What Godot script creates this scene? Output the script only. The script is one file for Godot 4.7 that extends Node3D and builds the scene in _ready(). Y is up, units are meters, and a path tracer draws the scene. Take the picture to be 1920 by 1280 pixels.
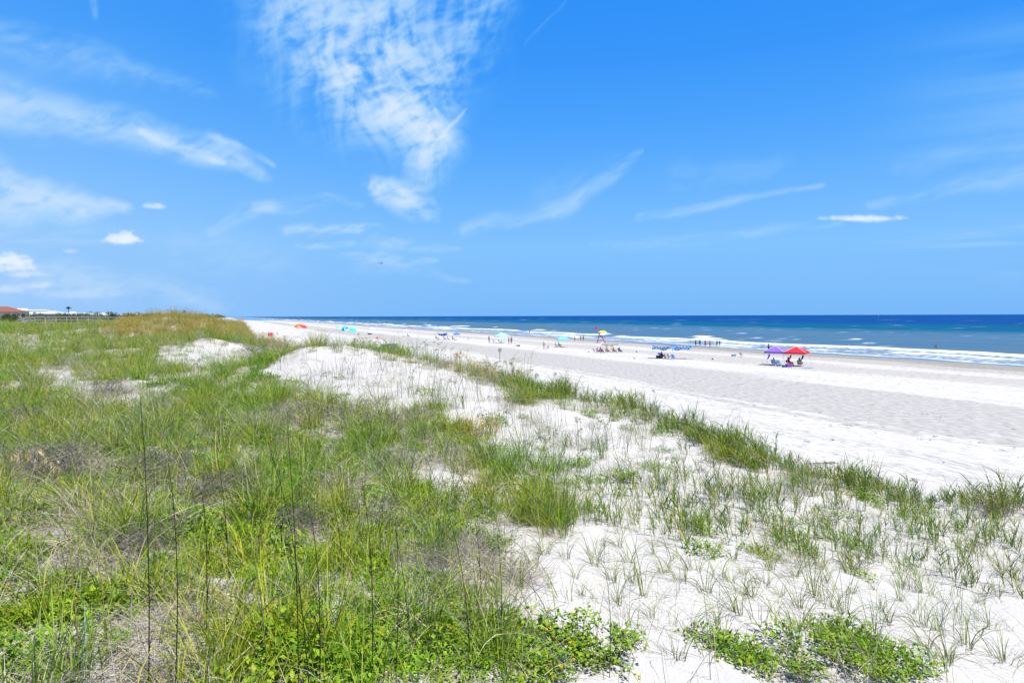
extends Node3D
# Dune and beach at midday. Sea level is y = 0; the coast runs along ALONG and the sea lies towards SEAWARD.

const EYE := Vector3(0, 8.0, 0)
const ALONG := Vector2(-0.4035, -0.915)
const SEAWARD := Vector2(0.915, -0.4035)
const SUN_TO := Vector3(0.34, 0.91, 0.22)

var rng := RandomNumberGenerator.new()
var taken := {}
var mats := {}
var n_big := FastNoiseLite.new()
var n_mid := FastNoiseLite.new()
var n_fine := FastNoiseLite.new()
var n_patch := FastNoiseLite.new()
var fibre := FastNoiseLite.new()
var ctrl := PackedVector2Array()
var ctrl_w := PackedFloat64Array()

func _ready() -> void:
	rng.seed = 20260
	set_up_noise()
	set_up_camera()
	set_up_sky()
	solve_ground()
	set_growth()
	build_dunes()
	build_beach()
	build_sea()
	build_background()
	build_vegetation()
	build_beach_life()

# ---------------------------------------------------------------- camera, sky, sun

func set_up_camera() -> void:
	var cam := Camera3D.new()
	cam.name = "camera"
	cam.position = EYE
	cam.rotation_order = EULER_ORDER_YXZ
	cam.rotation_degrees = Vector3(-2.29, 0, -0.19)
	cam.fov = 56.14
	cam.near = 0.1
	cam.far = 60000.0
	add_child(cam)
	cam.current = true

func set_up_noise() -> void:
	var set_one = func(n: FastNoiseLite, sd: int, f: float, oct: int) -> void:
		n.seed = sd
		n.frequency = f
		n.noise_type = FastNoiseLite.TYPE_SIMPLEX_SMOOTH
		n.fractal_type = FastNoiseLite.FRACTAL_FBM if oct > 1 else FastNoiseLite.FRACTAL_NONE
		n.fractal_octaves = oct
	set_one.call(n_big, 3, 0.16, 2)
	set_one.call(n_mid, 7, 0.62, 2)
	set_one.call(n_fine, 11, 1.0, 4)
	set_one.call(n_patch, 19, 0.35, 3)
	set_one.call(fibre, 23, 1.0, 6)
	fibre.fractal_gain = 0.62
	fibre.domain_warp_enabled = true
	fibre.domain_warp_amplitude = 0.5
	fibre.domain_warp_frequency = 0.9

func sky_base(el: float, az: float) -> Color:
	# el, az in degrees; clear-air colour as the eye sees it
	var keys := [[-1.0, 120, 184, 250], [2.0, 128, 190, 252], [6.0, 132, 196, 255], [10.0, 112, 184, 255], [15.0, 84, 168, 254], [21.0, 60, 153, 251], [28.0, 46, 143, 247], [55.0, 38, 122, 232], [90.0, 34, 110, 220]]
	var c := Color8(34, 110, 220)
	for i in keys.size() - 1:
		if el <= keys[i + 1][0]:
			var f: float = clampf((el - keys[i][0]) / (keys[i + 1][0] - keys[i][0]), 0, 1)
			c = Color8(keys[i][1], keys[i][2], keys[i][3]).lerp(Color8(keys[i + 1][1], keys[i + 1][2], keys[i + 1][3]), f)
			break
	# the land side of the sky is hazier than the sea side
	var inland := 0.5 - 0.5 * sin(deg_to_rad(az + 5.0))
	var hazy := inland * smoothstep(0.42, 0.85, inland) * exp(-maxf(el, 0.0) / 13.0)
	return c.lerp(Color8(178, 212, 252), clampf(hazy * 0.95, 0, 0.9))

func set_up_sky() -> void:
	var W := 4096
	var Hh := 2048
	var cir := FastNoiseLite.new()
	cir.seed = 5
	cir.noise_type = FastNoiseLite.TYPE_SIMPLEX_SMOOTH
	cir.frequency = 1.0
	cir.fractal_type = FastNoiseLite.FRACTAL_FBM
	cir.fractal_octaves = 5
	cir.fractal_gain = 0.48
	# the whole dome, coarse: air and thin cirrus
	var coarse := Image.create(1024, 512, false, Image.FORMAT_RGB8)
	var white := Color8(236, 245, 255)
	for r in 512:
		var el := 90.0 - (r + 0.5) / 512.0 * 180.0
		if r > 262:
			coarse.fill_rect(Rect2i(0, r, 1024, 250), sky_base(0, 90))
			break
		for q in 1024:
			var az := (q + 0.5) / 1024.0 * 360.0
			var c := sky_base(el, az)
			coarse.set_pixel(q, r, c.lerp(white, wide_cirrus(cir, el, az)))
	coarse.resize(W, Hh, Image.INTERPOLATE_CUBIC)
	# the part above the beach, fine: the same air with its own cirrus, wisps and small cumulus
	var x0 := -540
	var cw := 1080
	var ch := 372
	var top := 1024 - ch + 8
	var cov := PackedFloat32Array()
	cov.resize(cw * ch)
	for st in cloud_strokes():
		paint_stroke(cov, cw, ch, x0, top, st, cir)
	for st in cumulus():
		paint_puff(cov, cw, ch, x0, top, st, cir)
	for r in ch:
		var el := 90.0 - (top + r + 0.5) / Hh * 180.0
		for q in cw:
			var az := (x0 + q + 0.5) / W * 360.0
			var edge := maxf(smoothstep(300.0, 530.0, absf(x0 + q)), smoothstep(70.0, 10.0, float(r)))
			var c := sky_base(el, az)
			if edge > 0.0:
				c = c.lerp(white, wide_cirrus(cir, el, az) * edge)
			var k := cov[r * cw + q]
			k = 1.0 - exp(-k)
			coarse.set_pixel(posmod(x0 + q, W), top + r, c.lerp(white, minf(k, 0.97)))
	var pano := PanoramaSkyMaterial.new()
	pano.panorama = ImageTexture.create_from_image(coarse)
	pano.energy_multiplier = 1.0 / 1.9
	var sky := Sky.new()
	sky.sky_material = pano
	var env := Environment.new()
	env.background_mode = Environment.BG_SKY
	env.sky = sky
	env.tonemap_mode = Environment.TONE_MAPPER_LINEAR
	env.tonemap_exposure = 1.9
	env.sdfgi_enabled = true
	env.ssao_enabled = true
	env.ssil_enabled = true
	var we := WorldEnvironment.new()
	we.name = "world_environment"
	we.environment = env
	add_child(we)
	var sun := DirectionalLight3D.new()
	sun.name = "sun"
	sun.light_energy = 1.5
	sun.light_color = Color(1.0, 0.975, 0.925)
	sun.light_angular_distance = 0.5
	sun.shadow_enabled = true
	add_child(sun)
	sun.look_at_from_position(SUN_TO * 100.0, Vector3.ZERO, Vector3.FORWARD)

func wide_cirrus(cir: FastNoiseLite, el: float, az: float) -> float:
	if el < 0.5:
		return 0.0
	var e := deg_to_rad(maxf(el, 3.0))
	var a := deg_to_rad(az)
	var d := 1.0 / tan(e) if e < 1.5 else 0.0
	var x := sin(a) * d
	var z := -cos(a) * d
	var band := cir.get_noise_2d(x * 0.25 + 40.0, z * 0.25 + 9.0)
	var fib := cir.get_noise_2d((x * 0.9 + z * 0.42) * 0.35, (z * 0.9 - x * 0.42) * 1.6)
	return clampf((band * 1.5 + fib * 0.7 - 0.1) * 0.55, 0.0, 0.55) * smoothstep(0.5, 6.0, el)

# chart coordinates: X = 960 + 1200 x / -z, Y = 592 - 1200 y / -z of a direction
func cloud_strokes() -> Array:
	# each: [[X, Y, half width] ...], strength, along length of fibres, across, grain threshold
	return [
		[[[700, -90, 230], [700, 20, 205], [705, 90, 165], [740, 160, 120], [780, 215, 82], [812, 262, 58], [806, 320, 44]], 2.5, 150.0, 34.0, -0.18],
		[[[520, -60, 60], [560, 40, 70], [590, 110, 50], [680, 200, 40]], 0.9, 90.0, 22.0, 0.05],
		[[[640, 90, 18], [690, 150, 26], [740, 210, 34], [830, 250, 30]], 1.1, 120.0, 18.0, 0.0],
		[[[940, -40, 60], [905, 60, 50], [860, 140, 44], [820, 200, 34]], 0.9, 80.0, 18.0, 0.05],
		[[[690, 345, 14], [735, 360, 24], [770, 378, 32], [815, 400, 16]], 2.2, 120.0, 30.0, -0.2],
		[[[-200, 150, 60], [0, 190, 46], [140, 222, 40], [270, 250, 36], [420, 290, 26], [500, 330, 14]], 1.1, 260.0, 40.0, -0.45],
		[[[270, 248, 8], [330, 268, 13], [390, 292, 10], [430, 310, 5]], 1.2, 120.0, 16.0, -0.2],
		[[[390, 245, 10], [430, 270, 9], [470, 285, 6], [520, 310, 5]], 0.9, 80.0, 12.0, -0.1],
		[[[-200, 30, 60], [0, 75, 40], [150, 110, 34], [280, 145, 24], [410, 185, 12]], 0.6, 260.0, 40.0, -0.1],
		[[[-60, 330, 70], [40, 360, 40], [130, 376, 26], [245, 390, 12]], 1.3, 140.0, 26.0, -0.3],
		[[[-60, 400, 40], [60, 400, 30], [180, 400, 20]], 0.5, 160.0, 30.0, -0.1],
		[[[470, 390, 10], [540, 385, 16], [620, 372, 12], [680, 385, 8]], 0.55, 140.0, 20.0, -0.1],
		[[[390, 440, 10], [450, 405, 18], [520, 385, 12]], 0.55, 120.0, 20.0, -0.1],
		[[[535, 432, 10], [570, 430, 13], [640, 430, 10], [720, 428, 7]], 1.2, 120.0, 16.0, -0.1],
		[[[555, 464, 5], [610, 462, 7], [670, 456, 5]], 0.9, 110.0, 12.0, -0.1],
		[[[670, 440, 20], [740, 455, 18], [790, 465, 12], [862, 464, 6]], 0.7, 120.0, 16.0, 0.0],
		[[[640, 480, 7], [720, 482, 11], [760, 492, 11], [820, 486, 5]], 0.8, 120.0, 14.0, -0.1],
		[[[660, 500, 10], [760, 502, 12], [880, 526, 6]], 0.35, 160.0, 18.0, -0.1],
		[[[860, 436, 12], [960, 412, 16], [1060, 388, 16], [1130, 350, 16], [1175, 310, 9], [1198, 290, 4]], 0.62, 260.0, 22.0, -0.3],
		[[[1000, 400, 40], [1080, 350, 40], [1150, 310, 30]], 0.28, 200.0, 30.0, -0.1],
		[[[1190, 412, 8], [1290, 398, 10], [1390, 378, 8], [1540, 352, 5]], 0.62, 300.0, 14.0, -0.3],
		[[[1100, 460, 8], [1200, 462, 10], [1330, 448, 10], [1480, 428, 9], [1580, 420, 5]], 0.36, 260.0, 14.0, -0.2],
		[[[1240, 330, 26], [1350, 330, 26], [1460, 315, 20]], 0.2, 240.0, 30.0, -0.2],
		[[[1620, 395, 8], [1740, 368, 14], [1850, 340, 22], [2050, 310, 40]], 0.5, 300.0, 22.0, -0.3],
		[[[1660, 320, 20], [1800, 285, 34], [1990, 240, 50]], 0.22, 260.0, 34.0, -0.2],
		[[[812, 280, 4], [840, 250, 4.5], [862, 226, 3.5], [879, 206, 1.6]], 1.0, 40.0, 10.0, -0.5],
		[[[985, 96, 2], [1020, 60, 2.5], [1062, 14, 2]], 0.25, 60.0, 10.0, -0.5],
		[[[192, -20, 7], [194, 20, 7], [197, 42, 5]], 0.5, 60.0, 10.0, -0.4],
		[[[-60, 500, 60], [80, 515, 40], [240, 540, 30], [420, 560, 20]], 0.55, 220.0, 30.0, -0.2],
		[[[300, 470, 40], [420, 470, 40], [560, 500, 30]], 0.28, 240.0, 34.0, -0.2],
	]

func cumulus() -> Array:
	# [X, Y, half width, half height, strength, softness]
	return [[231, 447, 28, 13, 2.2, 0.5], [246, 451, 16, 9, 1.4, 0.5], [293, 387, 18, 6, 1.2, 0.5], [1613, 413, 55, 5.0, 2.0, 0.7], [1625, 416, 34, 5, 1.0, 0.8], [20, 487, 34, 12, 2.2, 0.5], [45, 498, 24, 9, 1.6, 0.6], [-20, 500, 40, 12, 1.6, 0.6], [50, 512, 30, 7, 0.8, 0.7], [80, 532, 26, 6, 0.7, 0.7], [136, 469, 10, 4, 0.6, 0.8], [20, 540, 40, 8, 0.6, 0.8], [150, 550, 60, 8, 0.4, 0.9]]

func chart(q: float, r: float) -> Vector2:
	var az := q / 4096.0 * TAU
	var el := (0.5 - r / 2048.0) * PI
	return Vector2(960.0 + 1200.0 * tan(az), 592.0 - 1200.0 * tan(el) / cos(az))

func chart_box(a: Vector2, b: Vector2, x0: int, top: int, cw: int, ch: int) -> Rect2i:
	# panorama pixels that a box of the chart can touch
	var qa := atan((a.x - 960.0) / 1200.0) / TAU * 4096.0
	var qb := atan((b.x - 960.0) / 1200.0) / TAU * 4096.0
	var ra := 1024.0 - atan((592.0 - a.y) / 1200.0) / PI * 2048.0
	var rb := 1024.0 - atan((592.0 - b.y) / 1200.0 * 0.72) / PI * 2048.0
	var xa := clampi(int(qa) - x0 - 1, 0, cw)
	var xb := clampi(int(qb) - x0 + 2, 0, cw)
	var ya := clampi(int(ra) - top - 1, 0, ch)
	var yb := clampi(int(rb) - top + 2, 0, ch)
	return Rect2i(xa, ya, maxi(xb - xa, 0), maxi(yb - ya, 0))

func paint_stroke(cov: PackedFloat32Array, cw: int, ch: int, x0: int, top: int, st: Array, cir: FastNoiseLite) -> void:
	var pts: Array = st[0]
	var lo := Vector2(1e9, 1e9)
	var hi := -lo
	for p in pts:
		lo = lo.min(Vector2(p[0] - 1.9 * p[2], p[1] - 1.9 * p[2]))
		hi = hi.max(Vector2(p[0] + 1.9 * p[2], p[1] + 1.9 * p[2]))
	var box := chart_box(lo, hi, x0, top, cw, ch)
	var strength: float = st[1]
	for r in range(box.position.y, box.end.y):
		for q in range(box.position.x, box.end.x):
			var p := chart(x0 + q + 0.5, top + r + 0.5)
			if p.x < lo.x or p.x > hi.x or p.y < lo.y or p.y > hi.y:
				continue
			p += Vector2(cir.get_noise_2d(p.x * 0.007, p.y * 0.007 + 70.0), cir.get_noise_2d(p.x * 0.007 + 31.0, p.y * 0.007)) * minf(16.0, st[3] * 0.6)
			var best := 9.0
			var along := 0.0
			var across := 0.0
			var run := 0.0
			var hw := 1.0
			for i in pts.size() - 1:
				var a := Vector2(pts[i][0], pts[i][1])
				var b := Vector2(pts[i + 1][0], pts[i + 1][1])
				var ab := b - a
				var len := ab.length()
				var f := clampf((p - a).dot(ab) / (len * len), 0, 1)
				var w: float = lerpf(pts[i][2], pts[i + 1][2], f)
				var d := p.distance_to(a + ab * f)
				if d / w < best:
					best = d / w
					hw = w
					along = run + f * len
					across = ab.cross(p - a) / len
				run += len
			if best > 1.6:
				continue
			var fall := smoothstep(1.5, 0.1, best) * smoothstep(0.0, hw * 1.2, along + hw * 0.3) * smoothstep(0.0, hw * 1.2, run - along + hw * 0.6)
			var fib := cir.get_noise_2d(along / st[2] * 1.4 + st[3], across / st[3] + run)
			var turned := Vector2(p.x * 0.94 - p.y * 0.34, p.x * 0.34 + p.y * 0.94)
			var veil := cir.get_noise_2d(turned.x * 0.0045 + 5.0, turned.y * 0.009)
			var fin := fibre.get_noise_2d(turned.x * 0.013, turned.y * 0.042)
			var k := fall * smoothstep(-0.42, 0.62, fib * 0.42 + fin * 0.42 + veil * 0.42 - st[4] * 0.6)
			cov[r * cw + q] += k * strength * 0.62

func paint_puff(cov: PackedFloat32Array, cw: int, ch: int, x0: int, top: int, st: Array, cir: FastNoiseLite) -> void:
	var c := Vector2(st[0], st[1])
	var half := Vector2(st[2], st[3])
	var box := chart_box(c - half * 2.0, c + half * 2.0, x0, top, cw, ch)
	for r in range(box.position.y, box.end.y):
		for q in range(box.position.x, box.end.x):
			var p := chart(x0 + q + 0.5, top + r + 0.5)
			var d := ((p - c) / half)
			var e := d.length() + fibre.get_noise_2d(p.x * 0.035, p.y * 0.06) * 0.8
			if d.y > 0.2:
				e += (d.y - 0.2) * 0.8
			cov[r * cw + q] += st[4] * smoothstep(1.0 + st[5], 1.0 - st[5] * 1.4, e)

# ---------------------------------------------------------------- small helpers

func numbered(called: String) -> String:
	var k: int = taken.get(called, -1) + 1
	taken[called] = k
	return called if k == 0 else "%s_%03d" % [called, k]

func tag(o: Node3D, label: String, category: String, group := "", kind := "") -> Node3D:
	o.set_meta("label", label)
	if category:
		o.set_meta("category", category)
	if group:
		o.set_meta("group", group)
	if kind:
		o.set_meta("kind", kind)
	return o

func thing(called: String, label: String, category: String, at := Vector3.ZERO, turn := 0.0, group := "") -> Node3D:
	var o := Node3D.new()
	o.name = numbered(called)
	add_child(o)
	o.position = at
	o.rotation.y = turn
	return tag(o, label, category, group)

func part(called: String, mesh: Mesh, parent: Node, at := Vector3.ZERO, turn := 0.0) -> MeshInstance3D:
	var o := MeshInstance3D.new()
	o.name = called
	o.mesh = mesh
	parent.add_child(o, true)
	o.position = at
	o.rotation.y = turn
	return o

func single(called: String, mesh: Mesh, label: String, category: String, at := Vector3.ZERO, turn := 0.0, group := "") -> MeshInstance3D:
	var o := MeshInstance3D.new()
	o.name = numbered(called)
	o.mesh = mesh
	add_child(o)
	o.position = at
	o.rotation.y = turn
	tag(o, label, category, group)
	return o

func mat(key: String, c: Color, rough := 0.8, metal := 0.0, spec := 0.4) -> StandardMaterial3D:
	# c holds linear base colour
	if not mats.has(key):
		var m := StandardMaterial3D.new()
		m.resource_name = key
		m.albedo_color = c.linear_to_srgb()
		m.roughness = rough
		m.metallic = metal
		m.metallic_specular = spec
		m.cull_mode = BaseMaterial3D.CULL_DISABLED
		mats[key] = m
	return mats[key]

func cloth(key: String, c: Color) -> StandardMaterial3D:
	var m := mat(key, c, 0.85, 0.0, 0.25)
	m.backlight_enabled = true
	m.backlight = Color(0.4, 0.4, 0.4)
	return m

func leaf_mat() -> StandardMaterial3D:
	if not mats.has("leaf"):
		var m := mat("leaf", Color.WHITE, 0.62, 0.0, 0.3)
		m.vertex_color_use_as_albedo = true
		m.backlight_enabled = true
		m.backlight = Color(0.62, 0.66, 0.5)
	return mats["leaf"]

func tinted(key: String, rough := 0.85, spec := 0.3) -> StandardMaterial3D:
	var m := mat(key, Color.WHITE, rough, 0.0, spec)
	m.vertex_color_use_as_albedo = true
	return m

# a growing triangle mesh with normals and colours
class Build:
	var v := PackedVector3Array()
	var n := PackedVector3Array()
	var c := PackedColorArray()
	var ix := PackedInt32Array()

	func quad(a: Vector3, b: Vector3, p: Vector3, q: Vector3, col := Color.WHITE) -> void:
		var nn := (b - a).cross(q - a)
		if nn.length_squared() < 1e-14:
			nn = (p - b).cross(q - b)
		nn = -nn.normalized()
		var k := v.size()
		for x in [a, b, p, q]:
			v.append(x)
			n.append(nn)
			c.append(col)
		for i in [0, 1, 2, 0, 2, 3]:
			ix.append(k + i)

	func tri(a: Vector3, b: Vector3, p: Vector3, col := Color.WHITE) -> void:
		var nn := -(b - a).cross(p - a).normalized()
		var k := v.size()
		for x in [a, b, p]:
			v.append(x)
			n.append(nn)
			c.append(col)
		for i in 3:
			ix.append(k + i)

	func box(at: Vector3, size: Vector3, col := Color.WHITE, turn := Basis.IDENTITY) -> void:
		var h := size * 0.5
		for ax in 3:
			for sg in [-1.0, 1.0]:
				var d := Vector3.ZERO
				d[ax] = h[ax] * sg
				var u := Vector3.ZERO
				u[(ax + 1) % 3] = h[(ax + 1) % 3]
				var w := Vector3.ZERO
				w[(ax + 2) % 3] = h[(ax + 2) % 3] * sg
				quad(at + turn * (d - u - w), at + turn * (d - u + w), at + turn * (d + u + w), at + turn * (d + u - w), col)

	func bar(a: Vector3, b: Vector3, wide: float, high: float, col := Color.WHITE) -> void:
		var z := (b - a).normalized()
		var x := Vector3.UP.cross(z)
		x = Vector3.RIGHT if x.length() < 0.01 else x.normalized()
		box((a + b) * 0.5, Vector3(wide, high, a.distance_to(b)), col, Basis(x, z.cross(x), z))

	func tube(pts: Array, radii: Array, sides: int, col := Color.WHITE, capped := false) -> void:
		var first := v.size()
		var side := Vector3.RIGHT
		for i in pts.size():
			var t: Vector3 = (pts[mini(i + 1, pts.size() - 1)] - pts[maxi(i - 1, 0)]).normalized()
			if i == 0:
				side = t.cross(Vector3(0.31, 0.2, 0.93)).normalized()
			side = (side - t * side.dot(t)).normalized()
			var other := t.cross(side)
			for k in sides:
				var a := TAU * k / sides
				var d := side * cos(a) + other * sin(a)
				v.append(pts[i] + d * radii[i])
				n.append(d)
				c.append(col)
		for i in pts.size() - 1:
			for k in sides:
				var p := first + i * sides + k
				var q := first + i * sides + (k + 1) % sides
				for x in [p, p + sides, q, q, p + sides, q + sides]:
					ix.append(x)
		if capped:
			for e in [0, pts.size() - 1]:
				for k in range(1, sides - 1):
					for x in [0, k, k + 1]:
						ix.append(first + e * sides + x)

	func blade(root: Vector3, az: float, length: float, wide: float, a0: float, a1: float, seg: int, col: Color, twist := 0.0) -> void:
		var out := Vector3(cos(az), 0, sin(az))
		var side0 := Vector3(-sin(az), 0, cos(az))
		var p := root
		var first := v.size()
		for i in seg + 1:
			var f := float(i) / seg
			var ang := lerpf(a0, a1, pow(f, 1.25))
			var t := Vector3.UP * cos(ang) + out * sin(ang)
			var side := side0.rotated(t, twist)
			var nn := t.cross(side)
			var w := wide * 0.5 * (1.0 - pow(f, 2.2)) + 0.0004
			v.append(p - side * w)
			v.append(p + side * w)
			n.append(nn)
			n.append(nn)
			c.append(col)
			c.append(col)
			p += t * length / seg
		for i in seg:
			var k := first + i * 2
			for x in [k, k + 1, k + 2, k + 1, k + 3, k + 2]:
				ix.append(x)

	func leaf(at: Vector3, dir: Vector3, up: Vector3, length: float, wide: float, col: Color) -> void:
		# a small folded leaf of four faces
		var side := dir.cross(up).normalized() * wide * 0.5
		var nn := side.cross(dir).normalized()
		var k := v.size()
		var mid := at + dir * length * 0.45
		for x in [at, mid + side + nn * wide * 0.18, at + dir * length - nn * length * 0.1, mid - side + nn * wide * 0.18, mid]:
			v.append(x)
			c.append(col)
		n.append(nn)
		n.append((nn + side.normalized() * -0.3).normalized())
		n.append(nn)
		n.append((nn + side.normalized() * 0.3).normalized())
		n.append(nn)
		for x in [0, 4, 1, 1, 4, 2, 2, 4, 3, 3, 4, 0]:
			ix.append(k + x)

	func lathe(profile: Array, sides: int, col := Color.WHITE, at := Vector3.ZERO) -> void:
		# profile: Vector2(radius, height)
		var first := v.size()
		for i in profile.size():
			var d: Vector2 = profile[mini(i + 1, profile.size() - 1)] - profile[maxi(i - 1, 0)]
			for k in sides:
				var a := TAU * k / sides
				v.append(at + Vector3(cos(a) * profile[i].x, profile[i].y, sin(a) * profile[i].x))
				n.append(Vector3(cos(a) * d.y, -d.x, sin(a) * d.y).normalized())
				c.append(col)
		for i in profile.size() - 1:
			for k in sides:
				var p := first + i * sides + k
				var q := first + i * sides + (k + 1) % sides
				for x in [p, q, p + sides, q, q + sides, p + sides]:
					ix.append(x)

	func done(m: Material, onto: ArrayMesh = null) -> ArrayMesh:
		var arr := []
		arr.resize(Mesh.ARRAY_MAX)
		arr[Mesh.ARRAY_VERTEX] = v
		arr[Mesh.ARRAY_NORMAL] = n
		arr[Mesh.ARRAY_COLOR] = c
		arr[Mesh.ARRAY_INDEX] = ix
		var out := onto if onto else ArrayMesh.new()
		out.add_surface_from_arrays(Mesh.PRIMITIVE_TRIANGLES, arr)
		out.surface_set_material(out.get_surface_count() - 1, m)
		return out

func noise_texture(sd: int, freq: float, size: int, oct: int, lo: Color, hi: Color, relief := false, bump := 2.0) -> NoiseTexture2D:
	var n := FastNoiseLite.new()
	n.seed = sd
	n.frequency = freq
	n.fractal_octaves = oct
	n.noise_type = FastNoiseLite.TYPE_SIMPLEX_SMOOTH
	var t := NoiseTexture2D.new()
	t.width = size
	t.height = size
	t.seamless = true
	t.noise = n
	if relief:
		t.as_normal_map = true
		t.bump_strength = bump
	else:
		var g := Gradient.new()
		g.set_color(0, lo)
		g.set_color(1, hi)
		t.color_ramp = g
	return t

# ---------------------------------------------------------------- the ground

func coast(x: float, z: float) -> Vector2:
	var p := Vector2(x, z)
	return Vector2(p.dot(ALONG), p.dot(SEAWARD))

func from_coast(s: float, t: float) -> Vector2:
	return ALONG * s + SEAWARD * t

const EDGE := [Vector2(-40, 20), Vector2(5, 18.5), Vector2(8.9, 16.6), Vector2(10.2, 14.6), Vector2(13.1, 13.4), Vector2(18.6, 13.6), Vector2(24, 11.5), Vector2(32, 9.8), Vector2(50, 7), Vector2(62, 4.5), Vector2(94, 1.5), Vector2(125, 2), Vector2(400, 4)]

func dune_edge(s: float) -> float:
	# how far seaward the dune reaches at s
	for i in EDGE.size() - 1:
		if s < EDGE[i + 1].x:
			return lerpf(EDGE[i].y, EDGE[i + 1].y, clampf((s - EDGE[i].x) / (EDGE[i + 1].x - EDGE[i].x), 0, 1))
	return EDGE[EDGE.size() - 1].y

# heights measured on the dunes: x, height, z
const SPOTS := [Vector3(-3.21, 5.7, -4.01), Vector3(-1.67, 5.6, -4.19), Vector3(0, 5.1, -5.06), Vector3(2.51, 4.4, -6.28), Vector3(5.58, 4, -6.98), Vector3(-6.12, 5.4, -7.65), Vector3(-3.18, 5.3, -7.94), Vector3(0, 4.8, -9.41), Vector3(4.71, 4, -11.76), Vector3(10.59, 3.5, -13.24), Vector3(4.19, 4.25, -9.32), Vector3(1.7, 4.55, -8.48), Vector3(6.28, 3.8, -9.55), Vector3(-10.79, 5.1, -13.49), Vector3(-5.58, 5, -13.95), Vector3(0, 4.6, -15.81), Vector3(4.77, 4.1, -16.83), Vector3(-17.14, 5, -21.43), Vector3(-9.9, 4.7, -24.75), Vector3(-4.18, 5.3, -19.29), Vector3(0, 4.9, -20.33), Vector3(3.58, 4.55, -22.62), Vector3(-26.67, 5, -33.33), Vector3(-19.38, 5, -31.86), Vector3(-16.11, 4.5, -37.17), Vector3(-7.5, 5.75, -25), Vector3(-1.91, 5.3, -28.67), Vector3(-10.77, 6.25, -32.31), Vector3(-8.89, 6.25, -33.33), Vector3(-5.23, 5.7, -31.36), Vector3(-25.36, 5.6, -54.34), Vector3(-21.7, 4.9, -41.33), Vector3(-21.25, 4.6, -51), Vector3(-42.41, 7.05, -81.43), Vector3(-45.99, 6.92, -83.61), Vector3(-41.69, 6.85, -86.25), Vector3(-40.23, 6.45, -88.57), Vector3(-40.86, 5.8, -94.29), Vector3(-34, 4.6, -85), Vector3(-68.57, 6, -85.71), Vector3(-58.46, 6, -92.31), Vector3(-42.19, 5.4, -58.87), Vector3(-39.11, 5, -64.29), Vector3(-110.77, 6.5, -138.46), Vector3(-89.14, 6.4, -137.14), Vector3(-6, 6.2, 8), Vector3(6, 4.8, 10), Vector3(0, 5.8, 6), Vector3(-60, 5.5, 0), Vector3(-130, 6, -60), Vector3(-30, 5.6, -10), Vector3(14, 3.6, 0), Vector3(-70, 6.4, -260), Vector3(-190, 6.4, -260), Vector3(-130, 6.4, -400), Vector3(-60, 6.2, -130), Vector3(-17, 4.6, -42)]

# knolls and hollows: centre, height, reach along and across the coast
const KNOLLS := [[Vector2(-41.5, -80), 1, 14, 6], [Vector2(-25, -52), 0.45, 9, 3.5], [Vector2(-10, -33), 0.25, 5, 2.5], [Vector2(-9.5, -27.5), -0.35, 7, 2.2]]

func solve_ground() -> void:
	# a smooth surface through the measured spots (radial basis, solved once)
	var n := SPOTS.size()
	var a := []
	for i in n + 1:
		var row := PackedFloat64Array()
		row.resize(n + 2)
		for j in n:
			row[j] = 1.0 if i == n else -Vector2(SPOTS[i].x - SPOTS[j].x, SPOTS[i].z - SPOTS[j].z).length() - (0.35 if i == j else 0.0)
		row[n] = 0.0 if i == n else 1.0
		row[n + 1] = 0.0 if i == n else SPOTS[i].y
		a.append(row)
	for k in n + 1:
		var best := k
		for i in range(k + 1, n + 1):
			if absf(a[i][k]) > absf(a[best][k]):
				best = i
		var swap = a[k]
		a[k] = a[best]
		a[best] = swap
		for i in n + 1:
			if i != k:
				var f: float = a[i][k] / a[k][k]
				if f != 0.0:
					for j in range(k, n + 2):
						a[i][j] -= f * a[k][j]
	for i in n + 1:
		ctrl_w.append(a[i][n + 1] / a[i][i])
	for p in SPOTS:
		ctrl.append(Vector2(p.x, p.z))

func beach_height(t: float) -> float:
	if t < 22.0:
		return 1.15
	if t < 110.0:
		return 1.15 * (110.0 - t) / 88.0
	return (110.0 - t) * 0.02

func ground(x: float, z: float) -> float:
	var st := coast(x, z)
	var k := clampf((st.y - dune_edge(st.x) + 0.3 + n_patch.get_noise_2d(x * 0.8, z * 0.8) * 0.8) / 5.0, 0, 1)
	k = k * k * (3.0 - 2.0 * k)
	var low := beach_height(st.y)
	if st.y > 26.0:
		return low + n_mid.get_noise_2d(x * 0.5, z * 0.5) * 0.012
	low += n_mid.get_noise_2d(x * 0.5, z * 0.5) * 0.012 * smoothstep(30.0, 20.0, st.y) + n_mid.get_noise_2d(x * 0.5, z * 0.5) * 0.012 * smoothstep(20.0, 30.0, st.y)
	if k >= 1.0:
		return low
	var p := Vector2(x, z)
	var h: float = ctrl_w[ctrl_w.size() - 1]
	for i in ctrl.size():
		h -= ctrl_w[i] * p.distance_to(ctrl[i])
	for b in KNOLLS:
		var o := coast(x - b[0].x, z - b[0].y)
		h += b[1] * exp(-o.x * o.x / (b[2] * b[2]) - o.y * o.y / (b[3] * b[3]))
	var far := clampf(p.length() / 30.0, 0.35, 2.2)
	h += n_big.get_noise_2d(x, z) * 0.2 * far + n_mid.get_noise_2d(x, z) * 0.06
	if p.length_squared() < 1600.0:
		h += n_fine.get_noise_2d(x * 1.6, z * 1.6) * 0.04
	return lerpf(h, low, k)

func on_ground(p: Vector2, up := 0.0) -> Vector3:
	return Vector3(p.x, ground(p.x, p.y) + up, p.y)

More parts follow.
